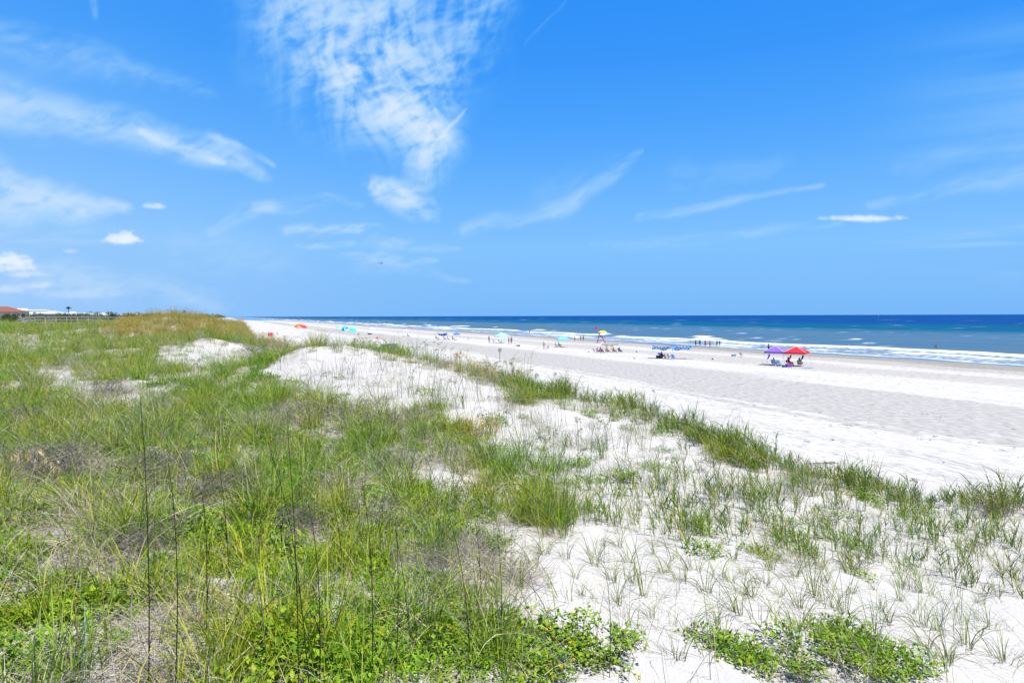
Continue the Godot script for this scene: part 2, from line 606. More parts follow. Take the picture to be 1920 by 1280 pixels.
func sheet(ss: PackedFloat64Array, ts: PackedFloat64Array, height: Callable, colour: Callable, uv_size: Vector2) -> ArrayMesh:
	var ns := ss.size()
	var nt := ts.size()
	var v := PackedVector3Array()
	var n := PackedVector3Array()
	var c := PackedColorArray()
	var uv := PackedVector2Array()
	var ix := PackedInt32Array()
	v.resize(ns * nt)
	n.resize(ns * nt)
	c.resize(ns * nt)
	uv.resize(ns * nt)
	for i in ns:
		for j in nt:
			var p := from_coast(ss[i], ts[j])
			var k := i * nt + j
			v[k] = Vector3(p.x, height.call(p.x, p.y, ss[i], ts[j]), p.y)
			c[k] = colour.call(v[k], ss[i], ts[j])
			uv[k] = Vector2(ss[i] / uv_size.x, ts[j] / uv_size.y)
	for i in ns:
		for j in nt:
			var a := v[mini(i + 1, ns - 1) * nt + j] - v[maxi(i - 1, 0) * nt + j]
			var b := v[i * nt + mini(j + 1, nt - 1)] - v[i * nt + maxi(j - 1, 0)]
			var nn := b.cross(a).normalized()
			n[i * nt + j] = nn if nn.y > 0 else -nn
			if i < ns - 1 and j < nt - 1:
				var k := i * nt + j
				ix.append_array(PackedInt32Array([k, k + nt, k + 1, k + 1, k + nt, k + nt + 1]))
	var arr := []
	arr.resize(Mesh.ARRAY_MAX)
	arr[Mesh.ARRAY_VERTEX] = v
	arr[Mesh.ARRAY_NORMAL] = n
	arr[Mesh.ARRAY_COLOR] = c
	arr[Mesh.ARRAY_TEX_UV] = uv
	arr[Mesh.ARRAY_INDEX] = ix
	var m := ArrayMesh.new()
	m.add_surface_from_arrays(Mesh.PRIMITIVE_TRIANGLES, arr)
	return m

func steps(from: float, fine_to: float, to: float, step: float, growth: float) -> PackedFloat64Array:
	var out := PackedFloat64Array()
	var x := from
	while x < to:
		out.append(x)
		x += step if x < fine_to else step + (x - fine_to) * growth
	out.append(to)
	return out

var land_s := PackedFloat64Array()

func build_dunes() -> void:
	land_s = steps(-14.0, 21.0, 1400.0, 0.17, 0.022)
	var ts := PackedFloat64Array()
	var back := steps(8.0, 16.0, 300.0, 0.2, 0.035)
	for i in range(back.size() - 1, -1, -1):
		ts.append(-back[i])
	var x := -7.8
	while x < 25.95:
		ts.append(x)
		x += 0.17
	ts.append(26.0)
	var m := sheet(land_s, ts, func(px, pz, _s, _t): return ground(px, pz), litter_colour, Vector2(3, 3))
	var sand := tinted("dune_sand", 0.95, 0.2)
	sand.albedo_texture = noise_texture(2, 0.05, 1024, 5, Color(0.8, 0.79, 0.78), Color(1, 1, 1))
	sand.uv1_triplanar = true
	sand.uv1_world_triplanar = true
	sand.uv1_scale = Vector3(0.55, 0.55, 0.55)
	sand.normal_enabled = true
	sand.normal_scale = 1.2
	sand.normal_texture = noise_texture(4, 0.03, 1024, 5, Color.BLACK, Color.WHITE, true, 6.0)
	m.surface_set_material(0, sand)
	var o := part("dunes", m, self)
	o.set_meta("kind", "structure")
	o.set_meta("label", "white sand dunes sloping down to the beach")

func litter_colour(v: Vector3, s: float, t: float) -> Color:
	# bare quartz sand, mixed with bits of dead leaves where plants grow thickly
	var sand := Color(0.49, 0.481, 0.466)
	if t > dune_edge(s) + 1.0 or s < -2.0:
		return sand
	var g := grows(v.x, v.z)
	var much := clampf(g[0] * 0.55 + g[1] * 0.6 + g[2] * 0.3 - 0.3, 0.0, 1.0)
	if much <= 0.0:
		return sand
	var k := clampf(0.55 + n_fine.get_noise_2d(v.x * 3.0, v.z * 3.0) * 1.6, 0.0, 1.0) * clampf(much * 1.5, 0.0, 0.9)
	return sand.lerp(Color(0.27, 0.225, 0.165), k)

func build_beach() -> void:
	var ts := PackedFloat64Array()
	var x := 26.0
	while x < 128.0:
		ts.append(x)
		x += 0.5
	var white := Color(0.55, 0.537, 0.507)
	var grey := Color(0.405, 0.395, 0.372)
	var damp := Color(0.28, 0.255, 0.22)
	var tan := Color(0.405, 0.385, 0.35)
	var paint := func(_v: Vector3, s: float, t: float) -> Color:
		var w := t + n_patch.get_noise_2d(s * 0.05, t * 0.12) * 6.0 + n_mid.get_noise_2d(s * 0.04, t * 0.9) * 2.6 + n_fine.get_noise_2d(s * 0.3, t * 0.8) * 1.8
		var c := white
		c = c.lerp(grey, 0.35 * smoothstep(27.0, 29.0, w) * smoothstep(33.0, 31.0, w))
		c = c.lerp(grey, smoothstep(39.5, 41.5, w) * smoothstep(60.0, 55.0, w))
		c = c.lerp(tan, 0.8 * smoothstep(69.0, 76.0, w) * smoothstep(86.0, 82.0, w))
		c = c.lerp(tan, smoothstep(88.0, 94.0, w))
		c = c.lerp(damp, smoothstep(98.0, 103.0, w))
		var streak := n_fine.get_noise_2d(s * 0.035, t * 0.75)
		c = c.lerp(grey, clampf(streak * 1.5 - 0.15, 0.0, 0.6))
		return c
	var m := sheet(land_s, ts, func(px, pz, _s, _t): return ground(px, pz), paint, Vector2(30, 9))
	var sand := tinted("beach_sand", 0.9, 0.25)
	sand.albedo_texture = noise_texture(8, 0.025, 1024, 7, Color(0.72, 0.72, 0.72), Color(1.0, 1.0, 1.0))
	sand.normal_enabled = true
	sand.normal_scale = 0.5
	sand.normal_texture = noise_texture(9, 0.04, 1024, 4, Color.BLACK, Color.WHITE, true, 5.0)
	m.surface_set_material(0, sand)
	var o := part("beach", m, self)
	o.set_meta("kind", "structure")
	o.set_meta("label", "wide pale beach with grey streaks running along the shore")

# ---------------------------------------------------------------- the sea

func breaker(s: float, t: float) -> Vector2:
	# x: height of the water above still level, y: how much of it is foam
	var wob := n_patch.get_noise_2d(s * 0.03, 3.0) * 9.0
	var fine := n_fine.get_noise_2d(s * 0.4, t * 0.7)
	var lace := n_fine.get_noise_2d(s * 0.6 + 40.0, t * 1.1)
	var y := 0.0
	var foam := 0.0
	# swash edge
	var e := t - (116.0 + wob * 0.5 + n_mid.get_noise_2d(s * 0.08, 1.0) * 2.5)
	foam += smoothstep(1.2, 0.1, absf(e)) * clampf(0.75 + fine * 1.3, 0, 1)
	foam += smoothstep(-1.0, 0.0, e) * smoothstep(18.0, 3.0, e) * clampf(lace * 2.2 - 0.3, 0, 0.7)
	# lines of breakers: distance out, height, thickness, share of the shore where they break
	for b in [[137.0, 0.5, 2.3, 0.42], [127.0, 0.2, 1.6, -0.1], [152.0, 0.5, 2.0, -0.42], [167.0, 0.55, 1.8, -0.5], [186.0, 0.5, 1.6, -0.66], [207.0, 0.45, 1.6, -0.76]]:
		var d: float = t - (b[0] + wob + n_patch.get_noise_2d(s * 0.05 + b[0], 7.0) * 5.0)
		if absf(d) > 16.0:
			continue
		var on: float = n_patch.get_noise_2d(s * 0.075 + b[0] * 3.0, b[0]) + b[3] * 0.8
		y += b[1] * (0.45 + 0.55 * smoothstep(-0.3, 0.3, on)) * exp(-d * d / (b[2] * b[2]))
		if on > -0.25:
			var hit := smoothstep(-0.12, 0.12, on)
			foam += hit * smoothstep(1.3, 0.1, absf(d + 0.6) / b[2]) * clampf(0.95 + fine * 1.4, 0, 1)
			foam += hit * smoothstep(-12.0, -2.0, d) * smoothstep(2.0, 0.0, d) * clampf(lace * 2.4 - 0.12, 0, 0.75)
	return Vector2(y, minf(foam, 1.0))

func sea_height(s: float, t: float) -> float:
	var y := n_patch.get_noise_2d(s * 0.06, 11.0) * 0.05
	if t < 230.0:
		y += breaker(s, t).x
	if t > 130.0:
		var amp := 0.16 * smoothstep(130.0, 180.0, t) * (0.5 + n_patch.get_noise_2d(s * 0.02, t * 0.02 + 30.0))
		y += amp * sin(t * 0.3 + n_patch.get_noise_2d(s * 0.015, t * 0.01) * 6.0)
	return y

func build_sea() -> void:
	var ss := PackedFloat64Array([-9000.0, -3000.0, -1000.0, -400.0, -150.0, -60.0, -20.0, 0.0, 15.0])
	ss.append_array(steps(26.0, 120.0, 30000.0, 0.5, 0.013))
	var ts := steps(98.0, 172.0, 30000.0, 0.45, 0.03)
	var shallow := Color(0.10, 0.16, 0.245)
	var murky := Color(0.042, 0.105, 0.18)
	var teal := Color(0.0, 0.064, 0.128)
	var deep := Color(0.0, 0.036, 0.15)
	var olive := Color(0.085, 0.105, 0.085)
	var paint := func(v: Vector3, s: float, t: float) -> Color:
		var w := t * (1.0 + n_patch.get_noise_2d(s * 0.006, t * 0.02) * 0.16)
		var c := shallow.lerp(murky, smoothstep(120.0, 150.0, w))
		c = c.lerp(teal, smoothstep(250.0, 340.0, w))
		c = c.lerp(deep, smoothstep(400.0, 640.0, w))
		if t < 330.0:
			c = c.lerp(olive, clampf(n_patch.get_noise_2d(s * 0.025, t * 0.22) * 1.6 - 0.1, 0.0, 0.6) * smoothstep(330.0, 240.0, t))
		if t < 235.0:
			c = c.lerp(Color(0.66, 0.68, 0.69), breaker(s, t).y)
		elif t < 900.0:
			var cap := n_fine.get_noise_2d(s * 0.09, t * 0.3)
			c = c.lerp(Color(0.66, 0.68, 0.7), clampf((cap - 0.54) * 6.0, 0.0, 0.7))
		if t > 235.0:
			c = c.lerp(c * 1.3, clampf(n_fine.get_noise_2d(s * 0.02, t * 0.11), -0.4, 0.4))
		return Color(c.r, c.g, c.b, 1.0)
	var m := sheet(ss, ts, func(_x, _z, s, t): return sea_height(s, t), paint, Vector2(9, 5))
	var water := tinted("sea_water", 0.45, 0.1)
	water.normal_enabled = true
	water.normal_scale = 0.8
	water.normal_texture = noise_texture(14, 0.012, 1024, 5, Color.BLACK, Color.WHITE, true, 8.0)
	m.surface_set_material(0, water)
	var o := part("sea", m, self)
	o.set_meta("kind", "structure")
	o.set_meta("label", "blue sea with white breakers rolling onto the beach")

# ---------------------------------------------------------------- vegetation

const STRAW := [Color(0.38, 0.33, 0.23), Color(0.31, 0.27, 0.20), Color(0.44, 0.39, 0.28), Color(0.19, 0.165, 0.14), Color(0.29, 0.275, 0.255), Color(0.36, 0.345, 0.32)]
const GREENS := [Color(0.19, 0.25, 0.010), Color(0.24, 0.285, 0.014), Color(0.095, 0.185, 0.008), Color(0.27, 0.295, 0.035), Color(0.145, 0.225, 0.014), Color(0.29, 0.295, 0.06)]
const BLUEGREENS := [Color(0.09, 0.185, 0.03), Color(0.14, 0.225, 0.02), Color(0.19, 0.25, 0.018), Color(0.06, 0.15, 0.04), Color(0.22, 0.24, 0.02)]
const LUSH := [Color(0.15, 0.27, 0.008), Color(0.11, 0.225, 0.008), Color(0.20, 0.30, 0.014), Color(0.06, 0.15, 0.008), Color(0.24, 0.29, 0.02)]
const GOLD := [Color(0.42, 0.31, 0.07), Color(0.36, 0.27, 0.07), Color(0.30, 0.25, 0.06), Color(0.48, 0.37, 0.12)]

func pick(a: Array) -> Color:
	var c: Color = a[rng.randi() % a.size()]
	var k := rng.randf_range(0.8, 1.2)
	return Color(c.r * k, c.g * k, c.b * k)

func grass_clump(blades: int, shortest: float, longest: float, spread: float, wide: float, droop0: float, droop1: float, colours: Array, dry_share: float, seg := 4) -> ArrayMesh:
	var b := Build.new()
	for i in blades:
		var az := rng.randf() * TAU
		var d := spread * sqrt(rng.randf())
		var root := Vector3(cos(az) * d, -0.03, sin(az) * d)
		var heading := az + rng.randf_range(-0.9, 0.9)
		var col := pick(STRAW) if rng.randf() < dry_share else pick(colours)
		var a0 := rng.randf_range(0.02, 0.38)
		b.blade(root, heading, rng.randf_range(shortest, longest), wide * rng.randf_range(0.7, 1.3), a0, a0 + rng.randf_range(droop0, droop1), seg, col, rng.randf_range(-1.4, 1.4))
	return b.done(leaf_mat())

func thatch(strands: int, size: float, high: float, colours: Array) -> ArrayMesh:
	# old dead blades lying over one another
	var b := Build.new()
	for i in strands:
		var az := rng.randf() * TAU
		var d := size * sqrt(rng.randf())
		var root := Vector3(cos(az) * d, rng.randf_range(0.0, high), sin(az) * d)
		var a0 := rng.randf_range(0.5, 1.3)
		b.blade(root, rng.randf() * TAU, rng.randf_range(0.18, 0.5), 0.005, a0, a0 + rng.randf_range(0.3, 1.3), 4, pick(colours), rng.randf_range(-1.5, 1.5))
	return b.done(leaf_mat())

func wind_blown(strands: int) -> ArrayMesh:
	# long loose blades arching out flat over the sand
	var b := Build.new()
	for i in strands:
		var a0 := rng.randf_range(0.75, 1.35)
		b.blade(Vector3(rng.randf_range(-0.12, 0.12), 0.0, rng.randf_range(-0.12, 0.12)), rng.randf() * TAU, rng.randf_range(0.3, 0.75), 0.0042, a0, a0 + rng.randf_range(0.35, 0.75), 6, pick(STRAW) if rng.randf() < 0.6 else pick(GREENS), rng.randf_range(-1.2, 1.2))
	return b.done(leaf_mat())

func low_cover(leaves: int, size: float, high: float, colours: Array, leaf_long := 0.05) -> ArrayMesh:
	var b := Build.new()
	for i in leaves:
		var az := rng.randf() * TAU
		var d := size * sqrt(rng.randf())
		var y := high * rng.randf() * (1.0 - 0.6 * d / size)
		var dir := Vector3(rng.randf_range(-1, 1), rng.randf_range(-0.1, 0.9), rng.randf_range(-1, 1)).normalized()
		b.leaf(Vector3(cos(az) * d, y, sin(az) * d), dir, Vector3.UP if absf(dir.y) < 0.9 else Vector3.RIGHT, leaf_long * rng.randf_range(0.6, 1.5), leaf_long * rng.randf_range(0.35, 0.7), pick(colours))
	for i in leaves / 12:
		var az := rng.randf() * TAU
		var d := size * 0.8 * sqrt(rng.randf())
		b.blade(Vector3(cos(az) * d, 0, sin(az) * d), rng.randf() * TAU, high * 1.1, 0.006, 0.1, 0.8, 3, pick(colours), 0.0)
	return b.done(leaf_mat())

func reed_plant(stems: int, tall: float, colours: Array) -> ArrayMesh:
	# upright stems with short spreading leaves, as the beach grass on the crest has
	var b := Build.new()
	for k in stems:
		var az := rng.randf() * TAU
		var d := 0.10 * sqrt(rng.randf()) * stems / 3.0
		var root := Vector3(cos(az) * d, -0.03, sin(az) * d)
		var lean := rng.randf_range(0.0, 0.35)
		var out := Vector3(cos(az), 0, sin(az)) * sin(lean) + Vector3.UP * cos(lean)
		var high := tall * rng.randf_range(0.6, 1.1)
		b.tube([root, root + out * high * 0.5, root + out * high * 0.85], [0.004, 0.0035, 0.0015], 3, pick(colours))
		for i in rng.randi_range(5, 8):
			var f := rng.randf_range(0.08, 0.85)
			var a0 := rng.randf_range(0.25, 0.7)
			b.blade(root + out * high * f, rng.randf() * TAU, tall * rng.randf_range(0.3, 0.6), rng.randf_range(0.007, 0.013), a0, a0 + rng.randf_range(0.0, 0.9), 4, pick(colours) if rng.randf() > 0.08 else pick(GOLD), rng.randf_range(-1.2, 1.2))
	return b.done(leaf_mat())

func seed_head(b: Build, top: Vector3, dir: Vector3, size: float, spikelets: int, colours: Array) -> void:
	# a nodding plume of flat oat spikelets hanging from short branches
	var p := top
	var d := dir
	var down := Vector3.DOWN
	for i in spikelets:
		var f := float(i) / spikelets
		d = (d + down * 0.045 + Vector3(-0.02, 0, 0)).normalized()
		p += d * size / spikelets
		var swing := Vector3(rng.randf_range(-1, 1), rng.randf_range(-1.2, 0.1), rng.randf_range(-1, 1)).normalized()
		var reach := size * 0.22 * sin(PI * clampf(f * 0.85 + 0.12, 0, 1))
		var at := p + swing * reach * rng.randf_range(0.3, 1.0)
		b.leaf(at, (swing * 0.6 + down * 0.9).normalized(), Vector3.RIGHT, size * rng.randf_range(0.075, 0.11), size * rng.randf_range(0.035, 0.05), pick(colours))
		b.tri(p, at, p + d * 0.004, pick(colours))

func oat_stem(tall: float, lean: float, bend: float) -> Array:
	var pts := []
	var p := Vector3(0, -0.04, 0)
	for i in 7:
		var a := lean + bend * pow(i / 6.0, 2.0)
		pts.append(p)
		p += Vector3(-sin(a), cos(a), rng.randf_range(-0.03, 0.03)) * tall / 6.0
	return pts

func oat_meshes(tall: float, lean: float, bend: float, stem_colour: Color, head: float, head_colours: Array, spikelets: int, thick := 0.0028) -> Array:
	# [stem mesh, seed head mesh or null]
	var pts := oat_stem(tall, lean, bend)
	var b := Build.new()
	var radii := []
	for i in 7:
		radii.append(thick * (1.0 - i * 0.1))
	b.tube(pts, radii, 4, stem_colour)
	for i in 2:
		b.blade(pts[1 + i], rng.randf() * TAU, rng.randf_range(0.2, 0.4), 0.006, 0.3, 1.3, 4, stem_colour, 0.5)
	var stem := b.done(leaf_mat())
	if head <= 0.0:
		return [stem, null]
	var h := Build.new()
	seed_head(h, pts[6], (pts[6] - pts[5]).normalized(), head, spikelets, head_colours)
	return [stem, h.done(leaf_mat())]

func far_oats(stems: int, tall: float, colours: Array) -> ArrayMesh:
	# a stand of stalks with their plumes, for the many that are too small to tell apart
	var b := Build.new()
	for k in stems:
		var off := Vector3(rng.randf_range(-0.5, 0.5), 0, rng.randf_range(-0.5, 0.5))
		var pts := oat_stem(tall * rng.randf_range(0.7, 1.15), rng.randf_range(0.05, 0.3), rng.randf_range(0.2, 0.7))
		var moved := []
		for p in pts:
			moved.append(p + off)
		b.tube(moved, [0.007, 0.007, 0.006, 0.006, 0.005, 0.005, 0.004], 3, pick(colours))
		seed_head(b, moved[6], (moved[6] - moved[5]).normalized(), 0.36, 34, colours)
	return b.done(leaf_mat())

func bare_stems(stems: int) -> ArrayMesh:
	var b := Build.new()
	for k in stems:
		var off := Vector3(rng.randf_range(-0.35, 0.35), 0, rng.randf_range(-0.35, 0.35))
		var moved := []
		for p in oat_stem(rng.randf_range(0.5, 1.0), rng.randf_range(-0.05, 0.2), rng.randf_range(0.0, 0.25)):
			moved.append(p + off)
		b.tube(moved, [0.0045, 0.0045, 0.004, 0.004, 0.003, 0.003, 0.002], 3, pick([STRAW[3], STRAW[1], Color(0.12, 0.10, 0.08), GREENS[4]]))
	return b.done(leaf_mat())

func leafy_bush(size: float, high: float, leaves: int, colours: Array) -> Array:
	# [branches, foliage, flower spots]: sprawling reddish stems with many small leaves
	var st := Build.new()
	var fo := Build.new()
	var tips := []
	for k in 16:
		var az := rng.randf() * TAU
		var reach := size * rng.randf_range(0.4, 1.0)
		var pts := []
		for i in 5:
			var f := i / 4.0
			pts.append(Vector3(cos(az) * reach * f, high * (0.25 + 0.75 * rng.randf()) * sin(f * 2.2) * 0.8 + 0.01, sin(az) * reach * f))
		st.tube(pts, [0.005, 0.0045, 0.004, 0.003, 0.002], 4, Color(0.13, 0.07, 0.035))
		for i in leaves / 16:
			var f := rng.randf_range(0.2, 1.0) * 4.0
			var a := mini(int(f), 3)
			var at: Vector3 = pts[a].lerp(pts[a + 1], f - a) + Vector3(rng.randf_range(-0.05, 0.05), rng.randf_range(0.0, 0.07), rng.randf_range(-0.05, 0.05))
			var dir := Vector3(rng.randf_range(-1, 1), rng.randf_range(-0.2, 0.7), rng.randf_range(-1, 1)).normalized()
			fo.leaf(at, dir, Vector3.UP, rng.randf_range(0.035, 0.07), rng.randf_range(0.025, 0.045), pick(colours))
		tips.append(pts[4] + Vector3(0, 0.06, 0))
	return [st.done(leaf_mat()), fo.done(leaf_mat()), tips]

func flower_mesh() -> ArrayMesh:
	var b := Build.new()
	for i in 9:
		var a := TAU * i / 9
		b.leaf(Vector3(cos(a), 0, sin(a)) * 0.008, Vector3(cos(a), 0.25, sin(a)).normalized(), Vector3.UP, 0.028, 0.014, Color(0.72, 0.42, 0.01))
	b.lathe([Vector2(0.0, 0.012), Vector2(0.008, 0.009), Vector2(0.011, 0.0)], 8, Color(0.28, 0.12, 0.01))
	return b.done(leaf_mat())

# what grows where: [outline on the ground, green blades, dead blades, leafy cover, reed plants, oat stalks], each 0 to 1; a later outline overrides
var growth := []

func set_growth() -> void:
	growth = [
		[PackedVector2Array([Vector2(-4.06, -3.34), Vector2(-134.3, -110.38), Vector2(-106.08, -132.6), Vector2(-43.19, -76.22), Vector2(-40.96, -78.03), Vector2(-39.52, -84.68), Vector2(-37, -87.06), Vector2(-22, -55.59), Vector2(-11.57, -32.29), Vector2(-11.9, -29.76), Vector2(-15.8, -30.1), Vector2(-16.05, -20.06)]), 0.8, 0.3, 0.3, 0, 0.12],
		[PackedVector2Array([Vector2(-50.75, -63.76), Vector2(-50.23, -66.97), Vector2(-35.77, -52.03), Vector2(-33.78, -47.14), Vector2(-41.55, -53.04)]), 0.3, 0.12, 0.05, 0, 0.08],
		[PackedVector2Array([Vector2(-26.95, -35.93), Vector2(-27.81, -39.27), Vector2(-16.13, -25.63), Vector2(-13.56, -21.84), Vector2(-14.21, -21.05), Vector2(-18.45, -25.45)]), 0.35, 0.3, 0.08, 0, 0.12],
		[PackedVector2Array([Vector2(-22.17, -33.68), Vector2(-14.56, -24.62), Vector2(-10.54, -20.24), Vector2(-9.97, -18.12), Vector2(-15.02, -23.72)]), 0.35, 0.35, 0.08, 0, 0.12],
		[PackedVector2Array([Vector2(-26.37, -49.83), Vector2(-24.46, -52.4), Vector2(-22.54, -55.2), Vector2(-20.61, -51.52), Vector2(-13.02, -30.06), Vector2(-19.86, -39.07), Vector2(-22.32, -39.97)]), 0.3, 0.2, 0.12, 0, 0.1],
		[PackedVector2Array([Vector2(-17.44, -21.8), Vector2(-17.45, -23.27), Vector2(-15.62, -21.55), Vector2(-15.48, -20.19)]), 0.2, 0.2, 0, 0, 0],
		[PackedVector2Array([Vector2(-11.93, -21.37), Vector2(-15.15, -28.86), Vector2(-13, -28.88), Vector2(-19.06, -46.67), Vector2(-20.68, -53.95), Vector2(-11.33, -31.61), Vector2(-11.3, -29.8), Vector2(-11.36, -29.01), Vector2(-8.09, -23.39), Vector2(-6.56, -19.93), Vector2(-6.86, -17.14)]), 1.05, 0.05, 0.7, 0, 0.05],
		[PackedVector2Array([Vector2(-11.74, -29.36), Vector2(-11.43, -31.17), Vector2(-10.58, -31.75), Vector2(-8.94, -31.55), Vector2(-6.87, -31.73), Vector2(-4.25, -31.91), Vector2(-1.86, -27.96), Vector2(-0.41, -24.72), Vector2(0.09, -21.37), Vector2(-1.6, -19.21), Vector2(-4.03, -18.62), Vector2(-6.41, -21.37), Vector2(-9.14, -26.43)]), 0.11, 0.05, 0.03, 0, 0.3],
		[PackedVector2Array([Vector2(-3.84, -2.95), Vector2(-25.65, -19.73), Vector2(-19, -23.76), Vector2(-13.86, -20.53), Vector2(-11.31, -22.25), Vector2(-10.33, -25.83), Vector2(-6.58, -19.73), Vector2(-4.01, -18.51), Vector2(-1.53, -18.31), Vector2(-1.02, -15.3), Vector2(-0.85, -10.25), Vector2(-0.57, -9.13), Vector2(-0.39, -7.84), Vector2(0, -6.15), Vector2(0.16, -4.72), Vector2(-0.18, -3.56)]), 1.05, 0.5, 0.48, 0, 0.12],
		[PackedVector2Array([Vector2(-6.03, -7.87), Vector2(-5.17, -7.38), Vector2(-3.85, -6.08), Vector2(-3.92, -5.47), Vector2(-4.71, -6.01)]), 0.15, 1, 0.1, 0, 0],
		[PackedVector2Array([Vector2(-1.87, -13.21), Vector2(-0.94, -14.15), Vector2(-0.64, -12.78), Vector2(-0.96, -10.49), Vector2(-1.47, -11.04)]), 0.15, 0.2, 0.1, 0, 0.1],
		[PackedVector2Array([Vector2(-8.15, -12.31), Vector2(-7.71, -12.58), Vector2(-6.95, -11.5), Vector2(-7.44, -11.44)]), 0.1, 0.2, 0, 0, 0],
		[PackedVector2Array([Vector2(-8.66, -10.82), Vector2(-6.94, -9.36), Vector2(-5.63, -7.67), Vector2(-5.94, -7.42)]), 0.5, 0.1, 1.2, 0, 0],
		[PackedVector2Array([Vector2(-3.9, -7.79), Vector2(-3.15, -8.23), Vector2(-2.2, -6), Vector2(-2.68, -5.54)]), 0.5, 0.15, 1.1, 0, 0],
		[PackedVector2Array([Vector2(-4.82, -5.45), Vector2(-3.59, -5.53), Vector2(-2.61, -4.18), Vector2(-3.48, -3.94)]), 0.5, 0.2, 1.2, 0, 0],
		[PackedVector2Array([Vector2(-5.41, -12.74), Vector2(-3.91, -13.05), Vector2(-2.79, -9.32), Vector2(-3.58, -8.77)]), 1.2, 0.05, 1, 0, 0.1],
		[PackedVector2Array([Vector2(-1.18, -14.14), Vector2(-0.79, -15.85), Vector2(1.1, -14.63), Vector2(1.14, -10.52), Vector2(0.63, -9.42), Vector2(-0.52, -10.34)]), 1.9, 0.15, 0.2, 0, 0.3],
		[PackedVector2Array([Vector2(-1.46, -19.5), Vector2(0.09, -21.37), Vector2(4.9, -21.77), Vector2(5.56, -18.03), Vector2(1.62, -13.91), Vector2(1.05, -10.54), Vector2(1.11, -14.73), Vector2(-0.78, -15.68)]), 0.2, 0.08, 0.06, 0.03, 0.22],
		[PackedVector2Array([Vector2(0, -15.85), Vector2(2.08, -17.81), Vector2(2.57, -15.4), Vector2(1.61, -13.76), Vector2(1.11, -14.73)]), 0.3, 0.1, 0.1, 0.1, 0.3],
		[PackedVector2Array([Vector2(0.44, -21.05), Vector2(2.17, -21.67), Vector2(3.94, -21.47), Vector2(4.56, -20.67), Vector2(3.12, -19.69), Vector2(0.65, -19.39)]), 0.03, 0, 0, 0, 0.05],
		[PackedVector2Array([Vector2(1.04, -10.38), Vector2(1.62, -13.91), Vector2(5.5, -17.85), Vector2(6.06, -16.52), Vector2(8.42, -14.65), Vector2(11.55, -14.43), Vector2(22.82, -20.43), Vector2(10.37, -9.29), Vector2(7.74, -9.67), Vector2(6.16, -9.72), Vector2(4.35, -9.66), Vector2(2.73, -9.62)]), 0.26, 0.08, 0.08, 0.12, 0.06],
		[PackedVector2Array([Vector2(2.53, -14.43), Vector2(2.97, -13.98), Vector2(1.93, -13.61), Vector2(1.92, -14.38)]), 0, 0, 1.2, 0, 0],
		[PackedVector2Array([Vector2(-0.45, -8.93), Vector2(1.02, -10.22), Vector2(2.71, -9.58), Vector2(4.31, -9.58), Vector2(6.12, -9.67), Vector2(7.71, -9.63), Vector2(10.27, -9.2), Vector2(5.77, -5.16), Vector2(0.12, -3.67), Vector2(-0.11, -6.49)]), 0.04, 0.03, 0.01, 0, 0],
		[PackedVector2Array([Vector2(-0.61, -9.12), Vector2(0, -9.14), Vector2(0.25, -7.63), Vector2(0.26, -6.29), Vector2(0.4, -4.84), Vector2(0, -4.64), Vector2(-0.11, -6.49)]), 0.4, 0.4, 0.4, 0, 0.05],
		[PackedVector2Array([Vector2(2.39, -6.51), Vector2(3.15, -7), Vector2(4.51, -7.32), Vector2(4.07, -6.42), Vector2(1.98, -5.66)]), 0.3, 0.1, 0.6, 0, 0],
		[PackedVector2Array([Vector2(-47.05, -93.72), Vector2(-43.28, -93.77), Vector2(-39.05, -91.08), Vector2(-35.21, -86.2), Vector2(-32.52, -80.09), Vector2(-31.5, -73.97), Vector2(-32.37, -69.03), Vector2(-34.95, -66.28), Vector2(-38.72, -66.23), Vector2(-42.95, -68.92), Vector2(-46.79, -73.8), Vector2(-49.48, -79.91), Vector2(-50.5, -86.03), Vector2(-49.63, -90.97)]), 1.7, 0.1, 0.1, 0, 1.8],
	]
	for g in growth:
		var r := Rect2(g[0][0], Vector2.ZERO)
		for p in g[0]:
			r = r.expand(p)
		g.append(r)

func grows(x: float, z: float) -> Array:
	var jx := x + n_mid.get_noise_2d(x * 1.1, z * 1.1 + 50.0) * minf(0.5 + 0.02 * absf(z), 2.0)
	var jz := z + n_mid.get_noise_2d(x * 1.1 + 80.0, z * 1.1) * minf(0.6 + 0.05 * absf(z), 4.0)
	var st := coast(x, z)
	var e := st.y - dune_edge(st.x)
	var out := [0.0, 0.0, 0.0, 0.0, 0.0]
	if e < 0.6:
		out = [0.5, 0.3, 0.3, 0.0, 0.08]
	var p := Vector2(jx, jz)
	if e < 2.0:
		for g in growth:
			if g[6].has_point(p) and Geometry2D.is_point_in_polygon(p, g[0]):
				out = [g[1], g[2], g[3], g[4], g[5]]
	# the seaward crest carries its own fringe
	var band := smoothstep(-1.5, -0.6, e) * smoothstep(1.7, 0.9, e)
	if st.x > 29.0 and st.x < 38.0:
		band *= 0.55
	if band > 0.0:
		if st.x < 25.0:
			out = [maxf(out[0], 0.3 * band), out[1], maxf(out[2], 0.12 * band), maxf(out[3], band), maxf(out[4], 0.08 * band)]
		else:
			out = [maxf(out[0], 0.75 * band), maxf(out[1], 0.2 * band), out[2], out[3] * band, maxf(out[4], (2.0 if band > 0.6 else 1.2) * band)]
	return out

class Bed:
	var node: Node3D
	var kinds := []

func bed(called: String, label: String, category: String, part_name: String, meshes: Array) -> Bed:
	var b := Bed.new()
	b.node = Node3D.new()
	b.node.name = called
	add_child(b.node)
	tag(b.node, label, category, "", "stuff")
	for m in meshes:
		b.kinds.append({"mesh": m, "name": part_name, "where": [], "tint": []})
	return b

